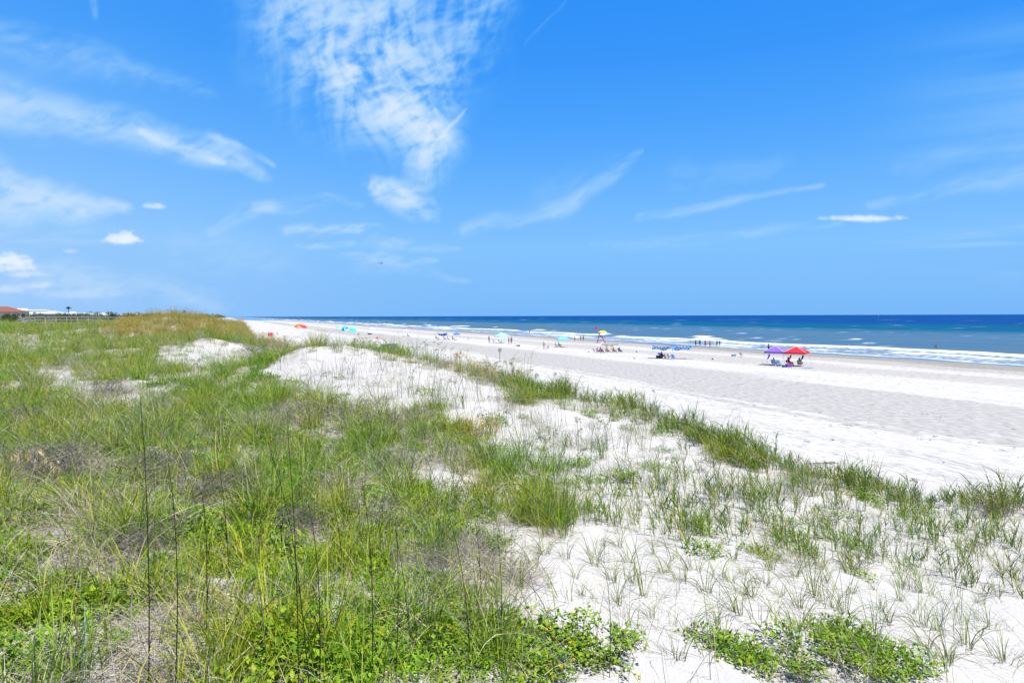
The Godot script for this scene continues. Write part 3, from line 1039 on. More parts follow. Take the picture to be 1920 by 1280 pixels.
func sow(b: Bed, x: float, z: float, size: float, lean: float, tint: Color) -> void:
	var k: Dictionary = b.kinds[rng.randi() % b.kinds.size()]
	var turn := Basis(Vector3(0, 0, 1), lean + rng.randf_range(-0.08, 0.08)) * Basis(Vector3(1, 0, 0), rng.randf_range(-0.12, 0.12)) * Basis(Vector3.UP, rng.randf() * TAU)
	k.where.append(Transform3D(turn.scaled_local(Vector3(size, size * rng.randf_range(0.85, 1.15), size)), Vector3(x, ground(x, z) - 0.01, z)))
	k.tint.append(tint)

func close_bed(b: Bed) -> void:
	for k in b.kinds:
		if k.where.is_empty():
			continue
		var mm := MultiMesh.new()
		mm.transform_format = MultiMesh.TRANSFORM_3D
		mm.use_colors = true
		mm.mesh = k.mesh
		mm.instance_count = k.where.size()
		for i in k.where.size():
			mm.set_instance_transform(i, k.where[i])
			mm.set_instance_color(i, k.tint[i])
		var o := MultiMeshInstance3D.new()
		o.name = k.name
		o.multimesh = mm
		o.set_meta("kind", "stuff")
		b.node.add_child(o, true)

func build_vegetation() -> void:
	var green := []
	for i in 4:
		green.append(grass_clump(30, 0.3, 0.75, 0.16, 0.0065, 0.4, 1.7, GREENS, 0.07))
	for i in 2:
		green.append(grass_clump(20, 0.25, 0.6, 0.22, 0.007, 0.9, 2.1, GREENS, 0.12))
	var wispy := []
	for i in 3:
		wispy.append(grass_clump(11, 0.35, 0.85, 0.2, 0.005, 0.3, 1.3, GREENS, 0.3))
	var dead := []
	for i in 3:
		dead.append(thatch(70, 0.36, 0.14, STRAW))
	var strewn := []
	for i in 3:
		strewn.append(wind_blown(9))
	var cover := []
	for i in 3:
		cover.append(low_cover(150, 0.3, 0.2, LUSH, 0.055))
	var reeds := []
	for i in 4:
		reeds.append(reed_plant(4, 0.5, BLUEGREENS))
	var oats := []
	for i in 3:
		oats.append(far_oats(3, 1.05, [STRAW[0], STRAW[1], GOLD[2], STRAW[4], GREENS[4]]))
	for i in 3:
		oats.append(bare_stems(6))
	var golden := []
	for i in 2:
		golden.append(far_oats(7, 1.0, GOLD))
		golden.append(grass_clump(34, 0.5, 1.0, 0.25, 0.012, 0.2, 1.2, GOLD, 0.1))
	var b_green := bed("dune_grass", "green arching blades of grass covering the dunes", "grass", "blades", green)
	var b_wispy := bed("sparse_grass", "thin scattered grass blades on the open sand", "grass", "blades", wispy)
	var b_dead := bed("dead_grass", "grey and straw coloured dead grass matted between the green blades", "grass", "dead_blades", dead)
	var b_cover := bed("ground_cover", "low bright green leafy plants creeping between the grasses", "ground cover", "leaves", cover)
	var b_strewn := bed("strewn_blades", "thin loose blades arching flat over the bare white sand", "grass", "loose_blades", strewn)
	var b_reed := bed("beach_grass", "blue green upright beach grass lining the seaward dune crest", "grass", "blades", reeds)
	var b_oats := bed("sea_oats", "tall pale stalks with nodding seed heads all over the dunes", "sea oats", "stalks", oats)
	var b_gold := bed("golden_sea_oats", "golden sea oats massed on the far dune top", "sea oats", "stalks", golden)
	var golden_patch := PackedVector2Array([Vector2(-47.05, -93.72), Vector2(-43.28, -93.77), Vector2(-39.05, -91.08), Vector2(-35.21, -86.2), Vector2(-32.52, -80.09), Vector2(-31.5, -73.97), Vector2(-32.37, -69.03), Vector2(-34.95, -66.28), Vector2(-38.72, -66.23), Vector2(-42.95, -68.92), Vector2(-46.79, -73.8), Vector2(-49.48, -79.91), Vector2(-50.5, -86.03), Vector2(-49.63, -90.97)])
	var domes: Array = [[Vector2(-15.46, -24.41), 1.3], [Vector2(-13.27, -17.12), 1.2], [Vector2(-2.62, -7.87), 0.8], [Vector2(-1.9, -8.78), 0.8], [Vector2(-0.93, -6.98), 0.7], [Vector2(-7.79, -10.68), 1.3], [Vector2(-5.64, -10.09), 1.2], [Vector2(-3.77, -6.48), 0.85], [Vector2(-4.24, -9.34), 1.1], [Vector2(-19.83, -49.58), 2.2], [Vector2(-0.96, -17.28), 1]]
	# rings round the viewpoint, thinner with distance
	var r := 2.6
	while r < 190.0:
		var r2 := r * 1.09
		var per := 44.0 * minf(1.0, pow(9.0 / r, 1.12))
		var count := int((r2 * r2 - r * r) * 0.5 * 2.1 * per)
		for i in count:
			var a := rng.randf_range(-1.05, 1.05)
			var d := sqrt(rng.randf_range(r * r, r2 * r2))
			var x := sin(a) * d
			var z := -cos(a) * d
			var roll := rng.randf() * 1.0
			var st := coast(x, z)
			if st.y > dune_edge(st.x) + 2.0:
				continue
			var g := grows(x, z)
			var lumps := clampf(0.85 + n_patch.get_noise_2d(x * 2.4, z * 2.4) * 2.0, 0.12, 1.9)
			var far := clampf(d / 26.0, 0.0, 1.0)
			var size := (lerpf(0.8, 1.15, far) + clampf((d - 26.0) / 90.0, 0.0, 0.55)) * rng.randf_range(0.7, 1.25)
			size *= 0.72 + 0.36 * lumps if g[0] > 0.45 else 1.0
			var near := clampf((24.0 - d) / 12.0, 0.25, 1.0)
			var warm := n_patch.get_noise_2d(x * 1.3 + 90.0, z * 1.3)
			var tint := Color(1.04 + warm * 0.55, 1.02 + warm * 0.14, 1.0 - warm * 0.3).lerp(Color(0.62, 1.06, 0.55), clampf(g[2] - 0.35, 0.0, 0.7) if g[0] > 0.9 else 0.0)
			# patches of one growth or another, a few metres across
			var patch := n_patch.get_noise_2d(x * 0.75 + 20.0, z * 0.75) + 0.35 * n_patch.get_noise_2d(x * 3.0, z * 3.0 + 7.0)
			var leafy := smoothstep(0.0, 0.12, patch + (g[2] - 0.5) * 0.55 + 0.15) if g[2] > 0.02 else 0.0
			var matted := smoothstep(-0.14, -0.3, patch - (g[1] - 0.5) * 0.5) * (1.0 - leafy)
			var blades: float = g[0] * lumps * (1.0 - 0.62 * leafy * near) * (1.0 - 0.68 * matted * near)
			for dome in domes:
				if Vector2(x, z).distance_squared_to(dome[0]) < 0.3 * dome[1] * dome[1]:
					blades *= 0.1
					leafy = 0.0
			var hue := n_patch.get_noise_2d(x * 0.6 + 55.0, z * 0.6)
			if d > 12.0:
				tint = tint * Color(1, 1, 1).lerp(Color(0.92, 0.92, 2.2), smoothstep(0.05, 0.35, hue) * 0.6)
				tint = tint.lerp(Color(0.55, 0.98, 0.5), smoothstep(-0.12, -0.35, hue) * 0.7)
			if roll < 0.62 * blades:
				if g[4] > 1.0 and rng.randf() < 0.6:
					sow(b_gold, x, z, rng.randf_range(0.8, 1.15), 0.16, Color(1, 1, 1) * rng.randf_range(0.85, 1.15))
				elif g[0] > 0.45:
					sow(b_green, x, z, size, 0.12, tint)
				elif rng.randf() < 0.75:
					sow(b_wispy, x, z, size, 0.16, tint)
			elif roll > 1.0 - g[1] * (0.07 + 0.5 * matted):
				sow(b_dead, x, z, size, 0.0, Color(1, 1, 1) * rng.randf_range(0.7, 1.15))
			if rng.randf() < 0.45 * leafy * minf(g[2] * 1.6, 1.0):
				sow(b_cover, x, z, size * rng.randf_range(0.7, 1.15), 0.0, tint.lerp(Color.WHITE, 0.5))
			if g[0] < 0.45 and d < 40.0 and g[0] + g[4] > 0.02 and rng.randf() < 0.05 + 0.16 * g[0]:
				sow(b_strewn, x, z, rng.randf_range(0.7, 1.3), 0.0, Color(1, 1, 1) * rng.randf_range(0.6, 1.1))
			if rng.randf() < 0.75 * g[3]:
				sow(b_reed, x, z, size, 0.15, tint)
			if d > 8.0 and rng.randf() < 0.055 * g[4] * (1.6 + far * 2.6):
				if Geometry2D.is_point_in_polygon(Vector2(x, z), golden_patch):
					sow(b_gold, x, z, rng.randf_range(0.8, 1.1), 0.1, Color.WHITE)
				else:
					sow(b_oats, x, z, rng.randf_range(0.75, 1.1), 0.05, Color(1, 1, 1) * rng.randf_range(0.8, 1.15))
		r = r2
	for b in [b_strewn, b_green, b_wispy, b_dead, b_cover, b_reed, b_oats, b_gold]:
		close_bed(b)
	build_single_plants()

func put_copy(meshes: Array, part_names: Array, called: String, at: Vector3, turn: float, lean: float, size: float, label: String, category: String, group: String) -> Node3D:
	var o := thing(called, label, category, at, 0.0, group)
	o.basis = (Basis(Vector3(0, 0, 1), lean) * Basis(Vector3.UP, turn)).scaled_local(Vector3.ONE * size)
	for i in meshes.size():
		if meshes[i]:
			part(part_names[i], meshes[i], o)
	return o

func nearest(marks: Array, p: Vector2) -> String:
	var best: Array = marks[0]
	for m in marks:
		if p.distance_squared_to(m[0]) < p.distance_squared_to(best[0]):
			best = m
	return best[1]

const ORDER := ["first", "second", "third", "fourth", "fifth", "sixth", "seventh", "eighth", "ninth", "tenth", "eleventh", "twelfth", "thirteenth", "fourteenth", "fifteenth", "sixteenth", "seventeenth", "eighteenth", "nineteenth", "twentieth", "twenty-first", "twenty-second", "twenty-third", "twenty-fourth"]

func seen_from_side(p: Vector2) -> float:
	return p.x / -p.y

func build_single_plants() -> void:
	# tufts standing alone on the bare slope
	var tufts := []
	var shapes := ["upright", "spreading", "drooping", "sparse", "shaggy"]
	for i in 10:
		var k := i % 5
		var count: int = [11, 14, 13, 6, 18][k]
		var tall: float = [0.8, 0.7, 0.72, 0.65, 0.6][k]
		tufts.append([grass_clump(count, tall * 0.4, tall, 0.035 + 0.02 * k, 0.0066, [0.3, 0.9, 1.3, 0.6, 0.8][k], [1.3, 2.1, 2.6, 2.0, 2.4][k], GREENS.slice(0, 5), 0.08, 6), grass_clump([3, 6, 9, 4, 14][k], 0.2, 0.55, 0.07, 0.0045, 1.0, 2.2, STRAW, 1.0, 6)])
	var spots: Array[Vector2] = [Vector2(1.09, -8.4), Vector2(1.27, -8.02), Vector2(1.54, -8.04), Vector2(1.6, -7.68), Vector2(2.24, -8.27), Vector2(2.43, -7.98), Vector2(2.91, -8.43), Vector2(2.95, -8.14), Vector2(1.58, -7.17), Vector2(1.6, -6.19), Vector2(1.94, -6.85), Vector2(2.88, -7.35), Vector2(3.62, -7.97), Vector2(4.17, -8.14), Vector2(4.28, -8.08), Vector2(3.42, -7.45), Vector2(4.35, -7.68), Vector2(4.26, -7.36), Vector2(3.97, -7.56), Vector2(4.83, -8.23), Vector2(5.27, -8.32), Vector2(5.12, -7.92), Vector2(6.04, -8.63), Vector2(5.98, -8.07), Vector2(6.3, -8.31), Vector2(4.83, -6.98), Vector2(4.03, -8.96), Vector2(4.49, -8.98), Vector2(5.16, -9.67), Vector2(5.17, -9), Vector2(5.88, -9.54), Vector2(6.2, -9.41), Vector2(6.6, -9.44), Vector2(0.43, -7.39), Vector2(0.43, -6.38), Vector2(0.06, -7.19), Vector2(0.27, -8.16), Vector2(0.71, -8.51), Vector2(1.1, -8.79), Vector2(2.92, -9.21), Vector2(2.35, -9.08), Vector2(3.22, -8.78), Vector2(3.4, -8.5), Vector2(1.62, -8.83), Vector2(2.09, -9.3), Vector2(0.79, -7.91), Vector2(4.24, -6.97), Vector2(3.37, -6.73), Vector2(1.98, -6.26), Vector2(7.42, -9.62), Vector2(5.66, -7.23), Vector2(4.83, -7.34), Vector2(3.74, -9.15), Vector2(4.72, -9.67), Vector2(3.27, -9.34), Vector2(6.94, -9.35), Vector2(1.22, -7.34), Vector2(0.8, -7.35), Vector2(2.06, -8.54), Vector2(2.52, -8.76), Vector2(2.83, -8.6), Vector2(3.09, -8.07), Vector2(3.5, -8.24), Vector2(3.21, -7.7), Vector2(4.05, -8.45), Vector2(4.7, -8.68), Vector2(4.71, -7.85), Vector2(3.88, -7.05), Vector2(3.47, -7.18), Vector2(2.69, -7.51), Vector2(2.35, -7.23), Vector2(1.78, -7.01), Vector2(1.34, -6.68), Vector2(5.3, -7.85), Vector2(5.4, -7.45), Vector2(5.41, -8.77), Vector2(3.1, -6.89), Vector2(6.51, -8.22), Vector2(2.25, -6.76), Vector2(0.59, -7.09), Vector2(0.43, -8.57), Vector2(1.32, -9.32), Vector2(1.57, -9.43), Vector2(2.76, -9.76)]
	var marks: Array = [[Vector2(0.63, -5.85), "near the yellow flowered leafy plant"], [Vector2(3.48, -6.62), "near the dense bright leafy plant"], [Vector2(2.87, -7.32), "midway down the open slope"], [Vector2(6.02, -7.94), "on the far seaward end of the slope"], [Vector2(1.85, -8.21), "on the upper open slope"], [Vector2(0.27, -8), "at the edge of the meadow"], [Vector2(5.28, -9.05), "just below the leafy beach grass"], [Vector2(1.78, -6.28), "on the lowest open sand"], [Vector2(3.99, -9.2), "along the small sand ridge"]]
	for p in spots:
		var k := rng.randi() % 10
		var size := rng.randf_range(0.5, 1.35)
		var word: String = "tiny" if size < 0.65 else "small" if size < 0.85 else "middling" if size < 1.05 else "large" if size < 1.2 else "very large"
		put_copy(tufts[k], ["green_blades", "dry_blades"], "grass_tuft", on_ground(p), rng.randf() * TAU, rng.randf_range(0.0, 0.2), size, "%s %s wiry grass tuft %s" % [word, shapes[k % 5], nearest(marks, p)], "grass tuft", "tufts on the bare sand slope")
	# leafy reed plants spread over the slope below the crest
	var plants := []
	for i in 6:
		plants.append(reed_plant(rng.randi_range(2, 4), rng.randf_range(0.45, 0.75), GREENS.slice(0, 3) + BLUEGREENS))
	var places: Array = [[Vector2(1.75, -12.33), "by the tall meadow clump"], [Vector2(2.66, -14.49), "by the bright creeping patch"], [Vector2(2.95, -12.2), "among the thin bare stalks"], [Vector2(3.19, -10.94), "by the low brownish creeper"], [Vector2(5.21, -16.02), "under the jutting crest corner"], [Vector2(5.77, -14.12), "behind the small sand ridge"], [Vector2(4.16, -10.19), "on the small sand ridge"], [Vector2(6.87, -13.74), "where the crest fringe thickens"], [Vector2(5.94, -11.13), "midway along the slope"], [Vector2(8.54, -13.49), "close under the crest fringe"], [Vector2(6.98, -10.75), "at the lower rim of the growth"], [Vector2(9.97, -13.15), "near the seaward end, by the fringe"], [Vector2(8.26, -10.77), "near the seaward end, low down"]]
	var slope := PackedVector2Array([Vector2(1.17, -10.76), Vector2(1.7, -13.59), Vector2(5.28, -17.12), Vector2(5.78, -15.75), Vector2(8.19, -14.24), Vector2(11.14, -14.07), Vector2(8.48, -10.17), Vector2(6.79, -9.7), Vector2(6.3, -9.95), Vector2(4.48, -9.95), Vector2(2.8, -9.9)])
	var box := Rect2(slope[0], Vector2.ZERO)
	for p in slope:
		box = box.expand(p)
	var made := 0
	while made < 190:
		var p := Vector2(rng.randf_range(box.position.x, box.end.x), rng.randf_range(box.position.y, box.end.y))
		if Geometry2D.is_point_in_polygon(p, slope) and n_patch.get_noise_2d(p.x * 2.0, p.y * 2.0) + rng.randf_range(-0.3, 0.5) > 0.0:
			var size := rng.randf_range(0.65, 1.3)
			var lean := rng.randf_range(-0.05, 0.25)
			var word := "short" if size < 0.82 else "middling" if size < 1.0 else "tall" if size < 1.15 else "very tall"
			put_copy([plants[rng.randi() % 6]], ["leafy_stems"], "beach_grass_plant", on_ground(p), rng.randf() * TAU, lean, size, "%s %s leafy beach grass plant %s" % [word, "upright" if lean < 0.08 else "tilted" if lean < 0.17 else "leaning", nearest(places, p)], "beach grass", "beach grass plants on the slope")
			made += 1
	# single oat stalks rising in front
	var stalks: Array = [
		[Vector2(-2.6, -3.75), 1.36, 0.4, 2, 0.02, 0.15],
		[Vector2(-2.21, -3.78), 1.85, 0, 1, -0.04, 0.14],
		[Vector2(-2.04, -3.77), 1.5, 0.2, 1, -0.04, 0.18],
		[Vector2(-1.34, -3.91), 1.75, 0, 1, 0, 0.1],
		[Vector2(-1.29, -3.98), 1.7, 0, 1, 0.06, 0.32],
		[Vector2(-1.26, -4.06), 1.3, 0, 1, -0.03, 0.28],
		[Vector2(-1.47, -4.91), 1.2, 0.26, 0, 0.15, 0.5],
		[Vector2(-0.98, -4.34), 1.5, 0, 1, -0.02, 0.22],
		[Vector2(-0.83, -4.42), 1.2, 0, 1, -0.04, 0.12],
		[Vector2(-0.8, -4.98), 1, 0, 1, 0.08, 0.14],
		[Vector2(-0.58, -5.01), 0.9, 0.24, 0, 0.1, 0.3],
		[Vector2(-0.33, -4.97), 1.3, 0, 1, 0.06, 0.3],
		[Vector2(-1.58, -4.04), 1.2, 0.28, 0, 0.05, 0.3],
		[Vector2(0.83, -5.39), 1, 0, 1, -0.03, 0.29],
		[Vector2(-0.04, -4.96), 1, 0.25, 0, 0.1, 0.3],
		[Vector2(-3.73, -4.81), 1.4, 0.26, 0, 0.3, 0.6],
		[Vector2(-5.39, -7.43), 1.2, 0.26, 0, 0.4, 0.7],
		[Vector2(-2.7, -6), 1.3, 0, 1, 0.03, 0.16],
		[Vector2(-1.62, -6.09), 1.2, 0.2, 1, 0.07, 0.27],
		[Vector2(-2.56, -6.97), 1.3, 0, 1, -0.05, 0.31],
		[Vector2(-0.33, -6.66), 1.1, 0, 1, 0.04, 0.24],
		[Vector2(-0.11, -5.5), 1.1, 0, 1, -0.03, 0.21],
		[Vector2(-2.19, -4.46), 1.2, 0.2, 1, -0.05, 0.2],
		[Vector2(-2.79, -4.32), 0.8, 0, 2, 0.05, 0.1],
		[Vector2(1.83, -5.79), 1.1, 0, 0, 0.05, 0.2],
		[Vector2(2.87, -10.78), 0.9, 0, 1, 0.07, 0.32],
		[Vector2(-6.7, -13.18), 1.2, 0.26, 0, 0.3, 0.6],
		[Vector2(-5.71, -12.23), 1.3, 0.26, 2, 0.35, 0.6],
		[Vector2(-11.87, -17.15), 1.1, 0.25, 2, 0.3, 0.7],
		[Vector2(-11.01, -18.09), 1.2, 0.25, 0, 0.3, 0.7],
		[Vector2(-3.87, -11.6), 1.2, 0.2, 1, -0.01, 0.22],
		[Vector2(-5.11, -13.48), 1.2, 0, 1, 0.03, 0.32],
		[Vector2(-2.8, -12.95), 1.2, 0, 1, 0.07, 0.31],
		[Vector2(-3.53, -13.25), 1.2, 0, 1, 0, 0.21],
	]
	stalks.sort_custom(func(a, b): return seen_from_side(a[0]) < seen_from_side(b[0]))
	var met := {}
	for k in stalks:
		var dark: int = k[3]
		var col: Color = [Color(0.14, 0.19, 0.05), Color(0.035, 0.028, 0.022), Color(0.33, 0.22, 0.09)][dark]
		var heads: Array = [[GREENS[3], GREENS[5], GOLD[2]], STRAW, [Color(0.30, 0.22, 0.09), Color(0.24, 0.18, 0.08), STRAW[0]]][dark]
		var ms := oat_meshes(k[1], k[4], k[5], col, k[2], heads, 46, 0.0042)
		var sort: String = ["green oat stalk", "bare dark dead stalk", "reddish straw stalk"][dark] if k[2] <= 0.0 else ["green oat stalk with a hanging seed head", "dark oat stalk with a seed head", "straw coloured oat stalk with a brown seed head"][dark]
		met[sort] = met.get(sort, -1) + 1
		var label := "%s, %s from the left among its like" % [sort, ORDER[met[sort]]]
		put_copy(ms, ["stem", "seed_head"], "oat_stalk", on_ground(k[0]), 0.0, 0.0, 1.0, label, "oat stalk", "oat stalks in front" if k[2] <= 0.0 else "oat stalks with seed heads in front")
	var crest_stalks := []
	for i in 5:
		crest_stalks.append(oat_meshes(rng.randf_range(0.6, 0.95), rng.randf_range(0.15, 0.4), rng.randf_range(0.5, 1.1), pick(STRAW), 0.28, [GOLD[0], GOLD[1], STRAW[0]], 50, 0.0035))
	var crest: Array[Vector2] = [Vector2(2.65, -24.42), Vector2(4.28, -22.35), Vector2(4.51, -22.09), Vector2(4.93, -21.14), Vector2(5, -20.71), Vector2(4.98, -20.27), Vector2(6.48, -17.47), Vector2(6.48, -17.28), Vector2(5.98, -15.6), Vector2(5.6, -16.38), Vector2(5.6, -16.01), Vector2(6.86, -16.15), Vector2(7.77, -16.08), Vector2(8.65, -15.26), Vector2(9.12, -14.79), Vector2(10.56, -14.24), Vector2(10.84, -14.14), Vector2(10.93, -13.96), Vector2(3.69, -16.39), Vector2(3.71, -15.9), Vector2(3.48, -16.71)]
	crest.sort_custom(func(a, b): return seen_from_side(a) < seen_from_side(b))
	for i in crest.size():
		var p := crest[i]
		put_copy(crest_stalks[rng.randi() % 5], ["stem", "seed_head"], "sea_oat_plume", on_ground(p), rng.randf_range(-0.5, 0.5), 0.0, rng.randf_range(0.85, 1.15), "straw coloured sea oat plume on the crest, %s from the left" % ORDER[i], "sea oats", "oat plumes on the crest")
	# sprawling leafy plants with yellow flowers
	var bushes := []
	for i in 3:
		bushes.append(leafy_bush(0.55, 0.3, 460, LUSH))
	var bloom := flower_mesh()
	var leafy: Array = [
		[Vector2(0.63, -5.85), 0.95, "sprawling leafy plant with yellow flowers on white sand, biggest of the bunch", 4],
		[Vector2(0.9, -5.67), 0.8, "sprawling leafy plant at the lower edge beside the biggest one", 3],
		[Vector2(0.4, -5.94), 0.7, "sprawling leafy plant between dry grass and the biggest one", 2],
		[Vector2(1.11, -6.32), 0.55, "small leafy plant reaching out towards the open sand", 2],
		[Vector2(0.22, -5.28), 0.7, "leafy plant with flowers among straw at the lower edge", 3],
		[Vector2(2.9, -6.45), 0.8, "bright leafy plant at the lower edge of the open sand", 0],
		[Vector2(3.48, -6.62), 0.85, "dense bright leafy plant under the lone grass tufts", 0],
		[Vector2(3.8, -6.51), 0.7, "leafy plant with upright leaves at the lower edge", 0],
		[Vector2(2.55, -6.5), 0.55, "small loose leafy plant at the lower edge of the sand", 0],
		[Vector2(2.38, -13.92), 0.9, "bright green creeping plant patch amid thin stalks", 0],
		[Vector2(3.3, -11.33), 0.6, "low brownish green creeping plant on the slope", 0],
		[Vector2(-0.21, -8.36), 0.7, "leafy plant with yellow flowers at the edge of the meadow", 4],
		[Vector2(-0.66, -5.64), 0.7, "leafy plant with yellow flower in the straw", 2],
	]
	for k in leafy:
		var bm: Array = bushes[rng.randi() % 3]
		var o := put_copy([bm[0], bm[1]], ["stems", "foliage"], "dune_sunflower", on_ground(k[0]), rng.randf() * TAU, 0.0, k[1], k[2], "flowering plant", "sprawling leafy plants on the sand")
		for i in int(k[3]):
			part("flower", bloom, o, bm[2][rng.randi() % bm[2].size()], rng.randf() * TAU)
	# round bushes of their own colour
	var gold_bush := [thatch(60, 0.4, 0.3, GOLD), grass_clump(170, 0.3, 0.6, 0.42, 0.009, 0.2, 1.0, [Color(0.46, 0.33, 0.01), Color(0.52, 0.37, 0.012), Color(0.32, 0.27, 0.02)], 0.1)]
	put_copy(gold_bush, ["dry_blades", "golden_blades"], "golden_bush", on_ground(Vector2(-0.96, -17.28)), 0.0, 0.0, 1.3, "round golden yellow bush on the white sand", "bush", "")
	var grey_bush := [thatch(420, 0.45, 0.42, [STRAW[3], Color(0.07, 0.06, 0.058), Color(0.1, 0.09, 0.085), Color(0.14, 0.125, 0.12)]), thatch(30, 0.4, 0.4, STRAW)]
	var greys: Array = [[Vector2(-7.79, -10.68), 1.3, "domed grey dead grass clump behind the curled oat head"], [Vector2(-5.64, -10.09), 1.2, "grey dead grass dome beside the bare dark stalk"], [Vector2(-3.77, -6.48), 0.85, "small grey dead grass dome among bright leaves"], [Vector2(-4.24, -9.34), 1.1, "low grey dead grass mound by the lush dark patch"], [Vector2(-15.46, -24.41), 1.3, "grey dead grass dome beside the sandy gap up the meadow"], [Vector2(-13.27, -17.12), 1.2, "grey dead grass dome at the picture edge in the upper meadow"], [Vector2(-2.62, -7.87), 0.8, "small grey dead dome under the lush dark patch"], [Vector2(-1.9, -8.78), 0.8, "grey dead tangle in the middle of the meadow"], [Vector2(-0.93, -6.98), 0.7, "grey dead tangle close to the open sand"], [Vector2(-19.83, -49.58), 2.2, "brown dead grass dome in the far green hollow"]]
	for k in greys:
		put_copy(grey_bush, ["dead_blades", "pale_blades"], "dead_grass_dome", on_ground(k[0]), rng.randf() * TAU, 0.0, k[1], k[2], "dead grass", "grey dead grass domes")

# ---------------------------------------------------------------- behind the dunes

func house(called: String, label: String, at: Vector3, turn: float, w: float, d: float, wall_h: float, roof_h: float, wall: Color, roof: Color, flat: bool) -> void:
	var o := thing(called, label, "house", at, turn, "houses behind the dunes")
	var key := called + str(taken[called])
	var b := Build.new()
	var hw := w * 0.5
	var hd := d * 0.5
	b.box(Vector3(0, wall_h * 0.5 - 1.0, 0), Vector3(w, wall_h + 2.0, d))
	part("wall", b.done(mat(key + "_wall", wall, 0.85)), o)
	var r := Build.new()
	if flat:
		r.box(Vector3(0, wall_h + 0.2, 0), Vector3(w + 0.5, 0.4, d + 0.5))
		r.box(Vector3(-w * 0.2, wall_h + 0.7, 0), Vector3(w * 0.25, 0.6, d * 0.4))
	else:
		var e := 0.7
		var y := wall_h
		var rid := maxf(hw - hd, 0.5)
		var a := Vector3(-hw - e, y, -hd - e)
		var c := Vector3(hw + e, y, -hd - e)
		var f := Vector3(hw + e, y, hd + e)
		var g := Vector3(-hw - e, y, hd + e)
		var p := Vector3(-rid, y + roof_h, 0)
		var q := Vector3(rid, y + roof_h, 0)
		r.quad(a, c, q, p)
		r.quad(g, p, q, f)
		r.tri(c, f, q)
		r.tri(g, a, p)
		r.quad(a, g, f, c)
		r.box(Vector3(0, y - 0.12, hd + e), Vector3(w + 2 * e, 0.2, 0.08))
	part("roof", r.done(mat(key + "_roof", roof, 0.8)), o)
	var win := Build.new()
	win.box(Vector3.ZERO, Vector3(1.3, 1.5, 0.1))
	var pane := win.done(mat("house_glass", Color(0.03, 0.06, 0.11), 0.12, 0.0, 0.6))
	var fr := Build.new()
	for sx in [-1.0, 1.0]:
		fr.box(Vector3(sx * 0.7, 0, 0), Vector3(0.12, 1.64, 0.16))
		fr.box(Vector3(0, sx * 0.8, 0), Vector3(1.28, 0.12, 0.16))
	var frame := fr.done(mat("house_trim", Color(0.75, 0.75, 0.73), 0.6))
	var n := int(w / 2.6)
	for lvl in (2 if wall_h > 4.6 else 1):
		for i in n:
			var at2 := Vector3(-hw + (i + 0.5) * w / n, wall_h - 1.5 - lvl * 2.7, hd + 0.03)
			var wn := part("window", frame, o, at2)
			part("pane", pane, wn)

func palm(at: Vector3, tall: float, label: String) -> void:
	var o := thing("palm_tree", label, "palm", at, rng.randf() * TAU, "palms behind the dunes")
	var b := Build.new()
	b.tube([Vector3(0, -0.3, 0), Vector3(0.1, tall * 0.5, 0), Vector3(0.25, tall, 0)], [0.22, 0.17, 0.15], 8)
	part("trunk", b.done(mat("palm_trunk", Color(0.16, 0.13, 0.1), 0.95)), o)
	var f := Build.new()
	for i in 22:
		var az := TAU * i / 22 + rng.randf() * 0.3
		var a0 := rng.randf_range(0.1, 1.5)
		f.blade(Vector3(0.25, tall, 0), az, 1.7, 0.5, a0, a0 + 1.3, 5, pick([Color(0.04, 0.08, 0.02), Color(0.06, 0.1, 0.03)]), 0.4)
	part("crown", f.done(leaf_mat()), o)

func shrub_mesh(w: float, h: float, cols: Array) -> ArrayMesh:
	var b := Build.new()
	for k in 9:
		var c := Vector3(rng.randf_range(-0.7, 0.7) * w * 0.5, rng.randf_range(0.25, 0.75) * h, rng.randf_range(-0.4, 0.4) * w * 0.5)
		var r := rng.randf_range(0.25, 0.42) * h
		var lump: Color = cols[rng.randi() % cols.size()]
		for i in 130:
			var d := Vector3(rng.randfn(), rng.randfn() * 0.8, rng.randfn()).normalized()
			var dir := (d + Vector3(rng.randf_range(-0.8, 0.8), rng.randf_range(-0.3, 0.8), rng.randf_range(-0.8, 0.8))).normalized()
			var kk := rng.randf_range(0.75, 1.25)
			b.leaf(c + d * r * rng.randf_range(0.55, 1.1), dir, Vector3.UP if absf(dir.y) < 0.9 else Vector3.RIGHT, 0.32, 0.17, Color(lump.r * kk, lump.g * kk, lump.b * kk))
	return b.done(leaf_mat())

